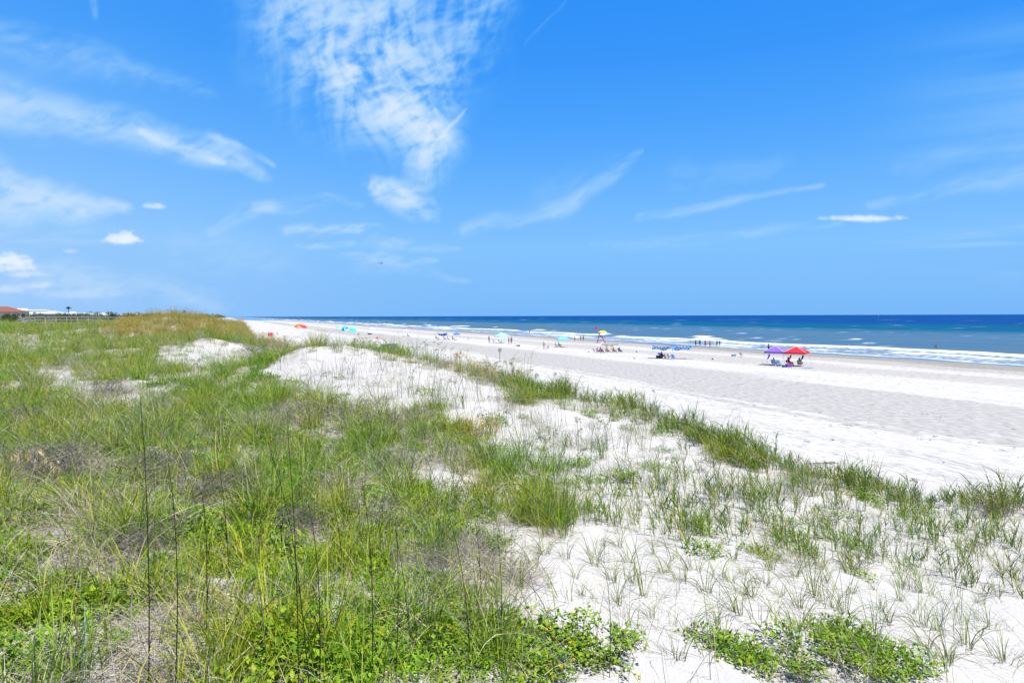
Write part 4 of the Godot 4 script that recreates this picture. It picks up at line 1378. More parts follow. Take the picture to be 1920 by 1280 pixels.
func build_background() -> void:
	house("house", "red tiled hip roof house at the edge of the picture behind the shrubs", Vector3(-207, 6.0, -258), 0.62, 19.0, 13.0, 4.3, 2.2, Color(0.45, 0.42, 0.38), Color(0.17, 0.065, 0.045), false)
	house("house", "small red roofed tower rising behind the red tiled house", Vector3(-218, 6.0, -268), 0.62, 6.0, 6.0, 6.6, 1.0, Color(0.45, 0.42, 0.38), Color(0.17, 0.065, 0.045), false)
	house("house", "long flat white building between the red roof and the grey roof", Vector3(-226, 6.0, -300), 0.5, 13.5, 11.0, 5.2, 0.0, Color(0.78, 0.77, 0.74), Color(0.72, 0.72, 0.70), true)
	house("house", "grey roofed house with blue lower walls behind the boardwalk", Vector3(-203, 6.0, -283), 0.4, 11.0, 9.0, 3.6, 1.3, Color(0.14, 0.25, 0.42), Color(0.33, 0.34, 0.33), false)
	house("house", "low white flat roofed house just beside the single tall palm", Vector3(-246, 6.0, -362), 0.4, 9.0, 9.0, 4.2, 0.0, Color(0.72, 0.73, 0.72), Color(0.62, 0.63, 0.63), true)
	house("house", "pale green roofed house following the tall palm", Vector3(-255, 6.0, -385), 0.3, 13.0, 9.0, 3.4, 1.2, Color(0.55, 0.58, 0.56), Color(0.36, 0.42, 0.38), false)
	house("house", "white walled house in the middle of the far row", Vector3(-262, 6.0, -410), 0.3, 11.0, 9.0, 3.6, 1.1, Color(0.72, 0.70, 0.66), Color(0.48, 0.42, 0.38), false)
	house("house", "tan house with faded red roof in the far row", Vector3(-250, 6.0, -420), 0.3, 12.0, 9.0, 3.3, 1.3, Color(0.5, 0.44, 0.37), Color(0.36, 0.21, 0.15), false)
	house("house", "long dark roofed building near the end of the far row", Vector3(-238, 6.0, -430), 0.2, 22.0, 10.0, 3.6, 1.2, Color(0.36, 0.27, 0.22), Color(0.14, 0.15, 0.17), false)
	house("house", "last blue grey building of the far row before the golden oats", Vector3(-240, 6.0, -445), 0.2, 7.0, 7.0, 4.6, 1.0, Color(0.3, 0.38, 0.46), Color(0.2, 0.26, 0.33), false)
	palm(Vector3(-219, 6.0, -316), 6.2, "single tall palm standing above the low white houses")
	palm(Vector3(-215, 5.5, -405), 5.2, "small palm at the end of the shrub line, nearer the houses")
	palm(Vector3(-207, 5.5, -405), 5.6, "small palm at the end of the shrub line, nearer the sea")
	var dark := [Color(0.055, 0.085, 0.03), Color(0.08, 0.11, 0.045), Color(0.11, 0.135, 0.06), Color(0.045, 0.07, 0.03)]
	var kinds := []
	for i in 4:
		kinds.append(shrub_mesh(6.0, 2.4, dark))
	var trunk := Build.new()
	for i in 4:
		trunk.tube([Vector3(i * 0.5 - 0.8, -0.4, 0), Vector3(i * 0.7 - 1.0, 0.8, 0.1), Vector3(i * 0.9 - 1.3, 1.6, 0.0)], [0.09, 0.06, 0.03], 5)
	var stems := trunk.done(mat("shrub_stem", Color(0.09, 0.075, 0.06), 0.95))
	for i in 44:
		var f := i / 43.0
		var far := lerpf(132.0, 250.0, rng.randf())
		var px := lerpf(-90.0, 300.0, fposmod(f * 3.0, 1.0) * 0.97 + rng.randf() * 0.03)
		var p := Vector2((px - 960.0) / 1200.0 * far, -far)
		var size := rng.randf_range(0.75, 1.2)
		var below: String = "outside the red tiled house" if px < 0.0 else "below the red tiled roof" if px < 32.0 else "below the long white building" if px < 78.0 else "below the grey roofed house" if px < 113.0 else "below the tall palm" if px < 142.0 else "below the pale green roof" if px < 175.0 else "below the white house of the far row" if px < 200.0 else "below the faded red roof" if px < 225.0 else "below the long dark roof" if px < 270.0 else "at the end of the belt by the golden oats"
		var o := thing("shrub", "%s %s dark green shrub %s" % ["small" if size < 0.9 else "middling" if size < 1.05 else "large", "nearer" if far < 170.0 else "middle" if far < 210.0 else "farther", below], "shrub", on_ground(p), rng.randf() * TAU, "shrub belt before the houses")
		o.scale = Vector3.ONE * size
		part("crown", kinds[rng.randi() % 4], o)
		part("trunk", stems, o)
	# far wooded shore beyond, seen as a low line
	var belt := Build.new()
	for i in 900:
		var s := rng.randf_range(330.0, 1390.0)
		var p := from_coast(s, rng.randf_range(-60.0, -8.0))
		var c := pick(dark)
		var base := Vector3(p.x, 6.0 + rng.randf_range(0.0, 2.4), p.y)
		for k in 6:
			var d := Vector3(rng.randfn(), rng.randf_range(-0.3, 1.0), rng.randfn()).normalized()
			b_leaf(belt, base + d * 1.6, d, c)
	var far_wood := part("far_shrubbery", belt.done(leaf_mat()), self)
	tag(far_wood, "low dark line of scrub along the far shore", "shrubbery", "", "stuff")
	build_boardwalk()

func b_leaf(b: Build, at: Vector3, d: Vector3, c: Color) -> void:
	b.leaf(at, d, Vector3.UP if absf(d.y) < 0.9 else Vector3.RIGHT, 1.6, 1.0, c)

func build_boardwalk() -> void:
	var wood := mat("grey_wood", Color(0.40, 0.36, 0.31), 0.9, 0.0, 0.2)
	var runs := [[Vector3(-85.2, 6.5, -111), Vector3(-83.4, 7.05, -111)], [Vector3(-83.4, 7.05, -111), Vector3(-71.5, 7.05, -110)], [Vector3(-71.5, 6.95, -110), Vector3(-52.0, 6.8, -104)]]
	var names := ["sloping ramp end of the grey wooden boardwalk", "long level stretch of grey wooden boardwalk with rails", "farther lower stretch of boardwalk running behind the golden oats"]
	for r in runs.size():
		var a: Vector3 = runs[r][0]
		var e: Vector3 = runs[r][1]
		var o := thing("boardwalk", names[r], "boardwalk", a, 0.0, "boardwalk across the dunes")
		var d := e - a
		var len := d.length()
		var u := d / len
		var side := u.cross(Vector3.UP).normalized()
		var n := int(len / 2.0) + 1
		for sg in [-1.0, 1.0]:
			for i in n + 1:
				var p: Vector3 = u * (len * i / n) + side * sg * 0.75
				if i == n and r < 2:
					continue
				var b := Build.new()
				b.box(p + Vector3(0, -0.1, 0), Vector3(0.1, 2.2, 0.1))
				part("post", b.done(wood), o)
			for y in [0.98, 0.55]:
				var b := Build.new()
				b.bar(side * sg * 0.84 + Vector3(0, y, 0), d + side * sg * 0.84 + Vector3(0, y, 0), 0.05, 0.15)
				part("rail", b.done(wood), o)
			var cap := Build.new()
			cap.bar(side * sg * 0.78 + Vector3(0, 1.1, 0), d + side * sg * 0.78 + Vector3(0, 1.1, 0), 0.2, 0.05)
			part("cap_rail", cap.done(wood), o)
		var plank := Build.new()
		plank.box(Vector3.ZERO, Vector3(1.6, 0.05, 0.27), Color.WHITE, Basis(side, u.cross(side) * -1.0, u))
		var pm := plank.done(wood)
		for i in int(len / 0.29):
			part("plank", pm, o, u * (0.15 + i * 0.29))

# ---------------------------------------------------------------- people

var poses := {}

func capsule_mesh(bones: Array, cell: float, cloth_from := 1) -> ArrayMesh:
	# bones: [from, to, radius, radius, region]; one skin round all of them, its faces sorted by region
	var lo := Vector3(1e9, 1e9, 1e9)
	var hi := -lo
	for b in bones:
		var r: float = maxf(b[2], b[3]) + cell * 2.0
		lo = lo.min(b[0] - Vector3.ONE * r).min(b[1] - Vector3.ONE * r)
		hi = hi.max(b[0] + Vector3.ONE * r).max(b[1] + Vector3.ONE * r)
	var nx := int((hi.x - lo.x) / cell) + 2
	var ny := int((hi.y - lo.y) / cell) + 2
	var nz := int((hi.z - lo.z) / cell) + 2
	var val := PackedFloat32Array()
	val.resize(nx * ny * nz)
	val.fill(1.0)
	var reg := PackedByteArray()
	reg.resize(nx * ny * nz)
	var near := PackedFloat32Array()
	near.resize(nx * ny * nz)
	near.fill(9.0)
	var soft := 0.045
	for b in bones:
		var a: Vector3 = b[0]
		var ab: Vector3 = b[1] - a
		var ll := maxf(ab.length_squared(), 1e-8)
		var r: float = maxf(b[2], b[3]) + cell * 2.5
		var p0: Vector3 = ((a.min(b[1]) - Vector3.ONE * r - lo) / cell).floor()
		var p1: Vector3 = ((a.max(b[1]) + Vector3.ONE * r - lo) / cell).ceil()
		for k in range(maxi(0, int(p0.z)), mini(nz, int(p1.z) + 1)):
			for j in range(maxi(0, int(p0.y)), mini(ny, int(p1.y) + 1)):
				for i in range(maxi(0, int(p0.x)), mini(nx, int(p1.x) + 1)):
					var p := lo + Vector3(i, j, k) * cell
					var f := clampf((p - a).dot(ab) / ll, 0, 1)
					var d: float = p.distance_to(a + ab * f) - lerpf(b[2], b[3], f)
					var at := (k * ny + j) * nx + i
					var o := val[at]
					var hh := clampf(0.5 + 0.5 * (o - d) / soft, 0, 1)
					val[at] = lerpf(o, d, hh) - soft * hh * (1.0 - hh)
					if d < near[at]:
						near[at] = d
						reg[at] = b[4]
	var verts := PackedVector3Array()
	var norms := PackedVector3Array()
	var which := PackedInt32Array()
	which.resize(nx * ny * nz)
	which.fill(-1)
	var regs := PackedByteArray()
	var step := [1, nx, nx * ny]
	for k in nz - 1:
		for j in ny - 1:
			for i in nx - 1:
				var at := (k * ny + j) * nx + i
				var inside := 0
				var sum := Vector3.ZERO
				var cut := 0
				for e in 8:
					if val[at + (e & 1) + ((e >> 1) & 1) * nx + ((e >> 2) & 1) * nx * ny] < 0.0:
						inside += 1
				if inside == 0 or inside == 8:
					continue
				for e in 8:
					for ax in 3:
						if (e >> ax) & 1:
							continue
						var q: int = at + (e & 1) + ((e >> 1) & 1) * nx + ((e >> 2) & 1) * nx * ny
						var va := val[q]
						var vb := val[q + step[ax]]
						if (va < 0.0) != (vb < 0.0):
							var c := Vector3(e & 1, (e >> 1) & 1, (e >> 2) & 1)
							c[ax] += va / (va - vb)
							sum += c
							cut += 1
				which[at] = verts.size()
				verts.append(lo + (Vector3(i, j, k) + sum / cut) * cell)
				norms.append(Vector3(val[at + 1] - val[at], val[at + nx] - val[at], val[at + nx * ny] - val[at]).normalized())
				regs.append(reg[at])
	var lists := [PackedInt32Array(), PackedInt32Array(), PackedInt32Array(), PackedInt32Array()]
	for k in range(1, nz - 1):
		for j in range(1, ny - 1):
			for i in range(1, nx - 1):
				var at := (k * ny + j) * nx + i
				for ax in 3:
					if (val[at] < 0.0) == (val[at + step[ax]] < 0.0):
						continue
					var u: int = step[(ax + 1) % 3]
					var w: int = step[(ax + 2) % 3]
					var q := [which[at], which[at - u], which[at - u - w], which[at - w]]
					if q.min() < 0:
						continue
					if val[at] >= 0.0:
						q.reverse()
					lists[regs[q[0]]].append_array(PackedInt32Array([q[0], q[2], q[1], q[0], q[3], q[2]]))
	var out := ArrayMesh.new()
	for l in lists:
		var arr := []
		arr.resize(Mesh.ARRAY_MAX)
		arr[Mesh.ARRAY_VERTEX] = verts
		arr[Mesh.ARRAY_NORMAL] = norms
		arr[Mesh.ARRAY_INDEX] = l if l.size() else PackedInt32Array([0, 0, 0])
		out.add_surface_from_arrays(Mesh.PRIMITIVE_TRIANGLES, arr)
	return out

func body(hip: Vector3, chest: Vector3, head: Vector3, knees: Array, ankles: Array, elbows: Array, wrists: Array, shirt: bool, long_hair: bool) -> ArrayMesh:
	# faces -Z; regions: 0 skin, 1 top, 2 shorts, 3 hair
	var up := (chest - hip).normalized()
	var top := 1 if shirt else 0
	var b := []
	b.append([hip + Vector3(-0.08, 0, 0), hip + Vector3(0.08, 0, 0), 0.115, 0.115, 2])
	b.append([hip + up * 0.08, chest - up * 0.05, 0.12, 0.145, top])
	b.append([chest + Vector3(-0.14, 0.03, 0), chest + Vector3(0.14, 0.03, 0), 0.075, 0.075, top])
	b.append([chest, head - Vector3(0, 0.06, 0), 0.06, 0.05, 0])
	b.append([head, head + Vector3(0, 0.05, 0), 0.088, 0.095, 0])
	b.append([head + Vector3(0, -0.02, -0.085), head + Vector3(0, 0.01, -0.09), 0.022, 0.016, 0])
	b.append([head + Vector3(0, 0.075, 0.02), head + Vector3(0, 0.02, 0.045), 0.092, 0.085, 3])
	if long_hair:
		b.append([head + Vector3(0, 0.02, 0.06), head + Vector3(0, -0.2, 0.08), 0.08, 0.05, 3])
	for i in 2:
		var sg := -1.0 if i == 0 else 1.0
		var sh := chest + Vector3(sg * 0.185, 0.04, 0)
		var mid: Vector3 = sh.lerp(elbows[i], 0.55)
		b.append([sh, mid, 0.058, 0.052, top])
		b.append([mid, elbows[i], 0.047, 0.042, 0])
		b.append([elbows[i], wrists[i], 0.042, 0.03, 0])
		var hd: Vector3 = (wrists[i] - elbows[i]).normalized()
		b.append([wrists[i], wrists[i] + hd * 0.1, 0.032, 0.026, 0])
		b.append([wrists[i] + hd * 0.03, wrists[i] + hd * 0.06 + Vector3(-sg * 0.035, 0, -0.02), 0.014, 0.012, 0])
		var hj := hip + Vector3(sg * 0.09, -0.02, 0)
		var th: Vector3 = hj.lerp(knees[i], 0.7)
		b.append([hj, th, 0.105, 0.085, 2])
		b.append([th, knees[i], 0.068, 0.055, 0])
		b.append([knees[i], ankles[i], 0.056, 0.038, 0])
		b.append([ankles[i] + Vector3(0, -0.03, 0.03), ankles[i] + Vector3(0, -0.045, -0.14), 0.038, 0.03, 0])
	return capsule_mesh(b, 0.034)

func make_poses() -> void:
	var v := func(a, b, c): return Vector3(a, b, c)
	for shirt in [true, false]:
		for hair in ([true, false] if shirt else [false]):
			var k := "%s%s" % ["shirt" if shirt else "bare", "_long" if hair else ""]
			poses["stand_" + k] = body(v.call(0, 0.93, 0), v.call(0, 1.38, 0), v.call(0, 1.58, -0.01), [v.call(-0.1, 0.5, -0.02), v.call(0.11, 0.5, -0.01)], [v.call(-0.12, 0.08, 0), v.call(0.13, 0.08, 0)], [v.call(-0.27, 1.12, 0.03), v.call(0.27, 1.12, 0.03)], [v.call(-0.29, 0.88, -0.06), v.call(0.24, 0.9, -0.12)], shirt, hair)
	poses["walk"] = body(Vector3(0, 0.91, 0), Vector3(0, 1.36, -0.03), Vector3(0, 1.56, -0.06), [Vector3(-0.09, 0.5, -0.16), Vector3(0.09, 0.49, 0.02)], [Vector3(-0.1, 0.09, -0.26), Vector3(0.1, 0.14, 0.34)], [Vector3(-0.25, 1.1, 0.14), Vector3(0.25, 1.1, -0.1)], [Vector3(-0.24, 0.9, 0.16), Vector3(0.22, 0.94, -0.28)], false, false)
	poses["sit"] = body(Vector3(0, 0.40, 0.05), Vector3(0, 0.83, 0.2), Vector3(0, 1.04, 0.2), [Vector3(-0.13, 0.5, -0.38), Vector3(0.13, 0.5, -0.38)], [Vector3(-0.14, 0.1, -0.52), Vector3(0.14, 0.1, -0.5)], [Vector3(-0.28, 0.62, 0.1), Vector3(0.28, 0.62, 0.1)], [Vector3(-0.26, 0.56, -0.14), Vector3(0.26, 0.56, -0.14)], true, false)
	poses["hands_on_hips"] = body(Vector3(0, 0.93, 0), Vector3(0, 1.38, 0), Vector3(0, 1.58, -0.01), [Vector3(-0.12, 0.5, -0.02), Vector3(0.12, 0.5, -0.01)], [Vector3(-0.15, 0.08, 0), Vector3(0.15, 0.08, 0)], [Vector3(-0.4, 1.16, 0.06), Vector3(0.4, 1.16, 0.06)], [Vector3(-0.2, 1.0, -0.03), Vector3(0.2, 1.0, -0.03)], false, false)

const SKIN := [Color(0.42, 0.24, 0.15), Color(0.5, 0.31, 0.21), Color(0.3, 0.16, 0.1)]

func person(pose: String, at: Vector3, turn: float, top: Color, shorts: Color, hair: Color, label: String, size := 1.0, skin := 0) -> void:
	var o := single("person", poses[pose], label, "person", at, turn, "people on the beach")
	o.scale = Vector3.ONE * size
	var cols := [SKIN[skin], top, shorts, hair]
	for i in 4:
		o.set_surface_override_material(i, mat("cloth_%s" % cols[i].to_html(), cols[i], 0.75, 0.0, 0.3))

# ---------------------------------------------------------------- beach things

func pop_up_canopy(at: Vector3, turn: float, size: float, high: float, c: Color, label: String) -> void:
	var o := thing("pop_up_canopy", label, "canopy", at, turn, "pop-up canopies on the beach")
	var key := "canopy_" + c.to_html()
	var h := size * 0.5
	var peak := Vector3(0, high + size * 0.27, 0)
	var seam := cloth("canopy_seam", Color(0.7, 0.6, 0.62))
	var steel := mat("white_steel", Color(0.72, 0.72, 0.72), 0.4, 0.3)
	for i in 4:
		var tb := Basis(Vector3.UP, TAU * i / 4)
		var a := tb * Vector3(-h, high, h)
		var b := tb * Vector3(h, high, h)
		var r := Build.new()
		# each panel sags a little between the ridge lines
		var mid := (a + b + peak) / 3.0 - Vector3(0, 0.07, 0)
		var eave := (a + b) * 0.5 + Vector3(0, -0.03, 0)
		r.tri(a, eave, mid)
		r.tri(eave, b, mid)
		r.tri(b, peak, mid)
		r.tri(peak, a, mid)
		r.quad(a, a - Vector3(0, 0.24, 0), eave - Vector3(0, 0.22, 0), eave)
		r.quad(eave, eave - Vector3(0, 0.22, 0), b - Vector3(0, 0.24, 0), b)
		part("roof_panel", r.done(cloth(key, c)), o)
		var l := Build.new()
		l.tube([a * Vector3(0.97, 1, 0.97) - Vector3(0, 0.05, 0), (tb * Vector3(-h * 1.14, -0.05, h * 1.14))], [0.024, 0.024], 6)
		part("leg", l.done(steel), o)
		var s := Build.new()
		s.bar(a + Vector3(0, 0.012, 0), peak + Vector3(0, 0.012, 0), 0.06, 0.012)
		part("ridge_tape", s.done(seam), o)
		var t := Build.new()
		for k in 4:
			var f := k / 4.0
			t.bar((a * 0.96).lerp(b * 0.96, f) + Vector3(0, -0.1 if k % 2 == 0 else -0.4, 0), (a * 0.96).lerp(b * 0.96, f + 0.25) + Vector3(0, -0.4 if k % 2 == 0 else -0.1, 0), 0.02, 0.02)
		part("truss", t.done(steel), o)

func beach_chair(at: Vector3, turn: float, c: Color, label: String, recline := 0.32) -> void:
	var o := thing("beach_chair", label, "beach chair", at, turn, "folding chairs on the beach")
	var cl := cloth("chair_" + c.to_html(), c)
	var metal := mat("aluminium", Color(0.55, 0.55, 0.56), 0.35, 0.7)
	var s := Build.new()
	s.quad(Vector3(-0.26, 0.33, -0.26), Vector3(0.26, 0.33, -0.26), Vector3(0.25, 0.26, 0.0), Vector3(-0.25, 0.26, 0.0))
	s.quad(Vector3(-0.25, 0.26, 0.0), Vector3(0.25, 0.26, 0.0), Vector3(0.26, 0.27, 0.2), Vector3(-0.26, 0.27, 0.2))
	part("seat", s.done(cl), o)
	var b := Build.new()
	var tip := Vector3(0, 0.9, 0.22 + recline)
	b.quad(Vector3(-0.26, 0.28, 0.2), Vector3(0.26, 0.28, 0.2), Vector3(0.25, tip.y * 0.62, 0.24 + recline * 0.6), Vector3(-0.25, tip.y * 0.62, 0.24 + recline * 0.6))
	b.quad(Vector3(-0.25, tip.y * 0.62, 0.24 + recline * 0.6), Vector3(0.25, tip.y * 0.62, 0.24 + recline * 0.6), Vector3(0.26, tip.y, tip.z), Vector3(-0.26, tip.y, tip.z))
	part("backrest", b.done(cl), o)
	for sg in [-1.0, 1.0]:
		var x: float = sg * 0.29
		var f := Build.new()
		f.tube([Vector3(x, 0, 0.3), Vector3(x, 0.35, -0.27)], [0.012, 0.012], 5)
		f.tube([Vector3(x, 0, -0.25), Vector3(x, 0.28, 0.2), Vector3(x, tip.y, tip.z)], [0.012, 0.012, 0.012], 5)
		part("side_frame", f.done(metal), o)
		var arm := Build.new()
		arm.box(Vector3(x, 0.5, 0.0), Vector3(0.05, 0.025, 0.45))
		arm.tube([Vector3(x, 0.49, -0.15), Vector3(x, 0.2, -0.05)], [0.01, 0.01], 5)
		part("armrest", arm.done(metal), o)

func umbrella_meshes(radius: float, rise: float, colours: Array) -> Array:
	var out := []
	for i in 8:
		var a := TAU * i / 8
		var b := TAU * (i + 1) / 8
		var m := Build.new()
		for k in 3:
			var f := k / 3.0
			var g := (k + 1) / 3.0
			var ring := func(ang: float, q: float) -> Vector3: return Vector3(cos(ang) * radius * q, rise * (1.0 - q * q), sin(ang) * radius * q)
			m.quad(ring.call(a, f), ring.call(b, f), ring.call(b, g), ring.call(a, g))
		var c: Color = colours[i % colours.size()]
		out.append(m.done(cloth("umbrella_" + c.to_html(), c)))
	return out

func beach_umbrella(at: Vector3, lean: Vector3, radius: float, tall: float, colours: Array, label: String, foot := 0.0) -> void:
	var o := thing("beach_umbrella", label, "umbrella", at, 0.0, "umbrellas on the beach")
	var pole := Build.new()
	pole.tube([Vector3(0, -0.2 + foot, 0), Vector3(0, tall, 0)], [0.02, 0.02], 6)
	var y := lean.normalized()
	var x := y.cross(Vector3.BACK).normalized()
	o.basis = Basis(x, y, x.cross(y))
	part("pole", pole.done(mat("white_steel", Color(0.72, 0.72, 0.72), 0.4, 0.3)), o)
	for m in umbrella_meshes(radius, radius * 0.42, colours):
		part("canopy_panel", m, o, Vector3(0, tall - radius * 0.42, 0))

func wind_canopy(at: Vector3, turn: float, long: float, deep: float, high: float, stripe: Color, other: Color, posts: int, label: String) -> void:
	var o := thing("wind_canopy", label, "canopy", at, turn, "wind canopies on the beach")
	var b := Build.new()
	var nx := 48
	var nz := 10
	var pt := func(i: float, j: float) -> Vector3:
		var u := i / nx
		var w := j / nz
		var sag := 0.28 * absf(sin(u * PI * (posts - 1)))
		var y := high - sag * (1.0 - 0.3 * w) + 0.12 * sin(u * 19.0 + w * 5.0) * w - 0.75 * w
		return Vector3((u - 0.5) * long, y, -w * deep)
	for i in nx:
		for j in nz:
			b.quad(pt.call(i, j), pt.call(i + 1, j), pt.call(i + 1, j + 1), pt.call(i, j + 1), stripe if (i / 2 + j / 3) % 2 == 0 else other)
	for sg in [-1.0, 1.0]:
		# the tapered tails that run down to the anchors
		var e: Vector3 = pt.call(0.0 if sg < 0 else float(nx), 0)
		for k in 6:
			var f := k / 6.0
			var g := (k + 1) / 6.0
			var tail := e + Vector3(sg * 1.2, -0.85, 0.25)
			var wide := deep * 0.5
			b.quad(e.lerp(tail, f), e.lerp(tail, g), e.lerp(tail, g) + Vector3(0, 0, -wide * (1 - g)), e.lerp(tail, f) + Vector3(0, 0, -wide * (1 - f)), stripe if k % 2 == 0 else other)
	part("cloth", b.done(cloth_tinted()), o)
	if posts == 3:
		var flap := Build.new()
		for k in 7:
			var f := k / 7.0
			var g := (k + 1) / 7.0
			flap.quad(Vector3(-0.5 * (1 - f), high - 0.12 - f * 0.85, 0.03 + 0.06 * f), Vector3(0.5 * (1 - f), high - 0.12 - f * 0.85, 0.03 + 0.06 * f), Vector3(0.5 * (1 - g), high - 0.12 - g * 0.85, 0.03 + 0.06 * g), Vector3(-0.5 * (1 - g), high - 0.12 - g * 0.85, 0.03 + 0.06 * g), stripe if k % 2 == 0 else other)
		part("flap", flap.done(cloth_tinted()), o)
	for i in posts:
		var p := Build.new()
		var e: Vector3 = pt.call(nx * i / float(posts - 1), 0)
		p.tube([Vector3(e.x, -0.15, 0.1), Vector3(e.x, e.y + 0.05, 0)], [0.022, 0.022], 6)
		part("pole", p.done(mat("white_steel", Color(0.72, 0.72, 0.72), 0.4, 0.3)), o)
	for sg in [-1.0, 1.0]:
		var e: Vector3 = pt.call(0.0 if sg < 0 else float(nx), 0) + Vector3(sg * 1.2, -0.85, 0.25)
		var foot := Vector3(e.x + sg * 2.0, 0.06, 0.7)
		var l := Build.new()
		l.tube([e, foot], [0.012, 0.012], 4)
		part("guy_line", l.done(mat("white_cord", Color(0.6, 0.6, 0.58), 0.8)), o)
		var bag := Build.new()
		bag.lathe([Vector2(0.0, -0.04), Vector2(0.16, -0.02), Vector2(0.19, 0.08), Vector2(0.1, 0.17), Vector2(0.05, 0.22)], 10, Color.WHITE, foot - Vector3(0, 0.05, 0))
		part("sand_bag", bag.done(mat("bag_dark", Color(0.07, 0.07, 0.08), 0.8)), o)

func cloth_tinted() -> StandardMaterial3D:
	var m := tinted("striped_cloth", 0.85, 0.2)
	m.backlight_enabled = true
	m.backlight = Color(0.4, 0.4, 0.4)
	return m

func flag(at: Vector3, turn: float, tall: float, wide: float, c: Color, label: String, lean := 0.0, low := 0.0) -> void:
	var o := thing("flag", label, "flag", at, turn, "flags on the beach")
	var p := Build.new()
	p.tube([Vector3(0, low - 0.2, 0), Vector3(-lean * tall, tall, 0)], [0.028, 0.02], 6)
	part("flag_pole", p.done(mat("pale_pole", Color(0.5, 0.48, 0.44), 0.7)), o)
	var b := Build.new()
	for i in 12:
		var x := func(k: float) -> Vector3: return Vector3(-lean * tall - k / 12.0 * wide, -0.05 - 0.012 * k, 0.07 * sin(k * 0.9) * k / 8.0)
		b.quad(x.call(i) + Vector3(0, tall, 0), x.call(i + 1) + Vector3(0, tall, 0), x.call(i + 1) + Vector3(-0.05, tall - wide * 0.75, 0), x.call(i) + Vector3(-0.05, tall - wide * 0.75, 0))
	part("flag_cloth", b.done(cloth("flag_" + c.to_html(), c)), o)

func cone(at: Vector3, size: float, lean: float, label: String) -> void:
	var o := thing("traffic_cone", label, "traffic cone", at, 0.0, "cones along the dune foot")
	o.rotation.z = lean
	var b := Build.new()
	b.lathe([Vector2(0.15, 0.03), Vector2(0.035, 0.72), Vector2(0.0, 0.73)], 12)
	part("cone_body", b.done(mat("cone_orange", Color(0.75, 0.12, 0.05), 0.6)), o)
	var f := Build.new()
	f.box(Vector3(0, 0.015, 0), Vector3(0.38, 0.03, 0.38))
	part("base", f.done(mat("cone_orange", Color(0.75, 0.12, 0.05), 0.6)), o)
	o.scale = Vector3.ONE * size

func lifeguard_stand(at: Vector3, turn: float) -> void:
	var o := thing("lifeguard_stand", "tall red wooden lifeguard chair under a yellow umbrella", "lifeguard chair", at, turn)
	var red := mat("red_paint", Color(0.6, 0.015, 0.035), 0.55)
	for sx in [-1.0, 1.0]:
		for sz in [-1.0, 1.0]:
			var b := Build.new()
			b.bar(Vector3(sx * 0.8, 0, sz * (1.45 if sz < 0 else 1.0)), Vector3(sx * 0.5, 1.75, sz * 0.42), 0.11, 0.11)
			part("leg", b.done(red), o)
		var r := Build.new()
		r.bar(Vector3(sx * 0.66, 0.75, -0.95), Vector3(sx * 0.66, 0.75, 0.75), 0.06, 0.12)
		part("side_brace", r.done(red), o)
		var ar := Build.new()
		ar.bar(Vector3(sx * 0.5, 2.1, -0.4), Vector3(sx * 0.5, 2.1, 0.45), 0.1, 0.06)
		ar.bar(Vector3(sx * 0.5, 1.7, -0.35), Vector3(sx * 0.5, 2.1, -0.35), 0.06, 0.06)
		part("armrest", ar.done(red), o)
	for i in 5:
		var b := Build.new()
		var f := i / 5.0
		b.box(Vector3(0, 0.3 + f * 1.4, lerpf(-1.28, -0.55, f)), Vector3(1.3 - 0.3 * f, 0.09, 0.12))
		part("rung", b.done(red), o)
	for i in 4:
		var b := Build.new()
		b.box(Vector3(0, 1.78, -0.36 + i * 0.24), Vector3(1.1, 0.05, 0.22))
		part("seat_board", b.done(red), o)
	for i in 4:
		var b := Build.new()
		b.box(Vector3(0, 1.95 + i * 0.22, 0.5 + i * 0.04), Vector3(1.1, 0.19, 0.05))
		part("back_board", b.done(red), o)

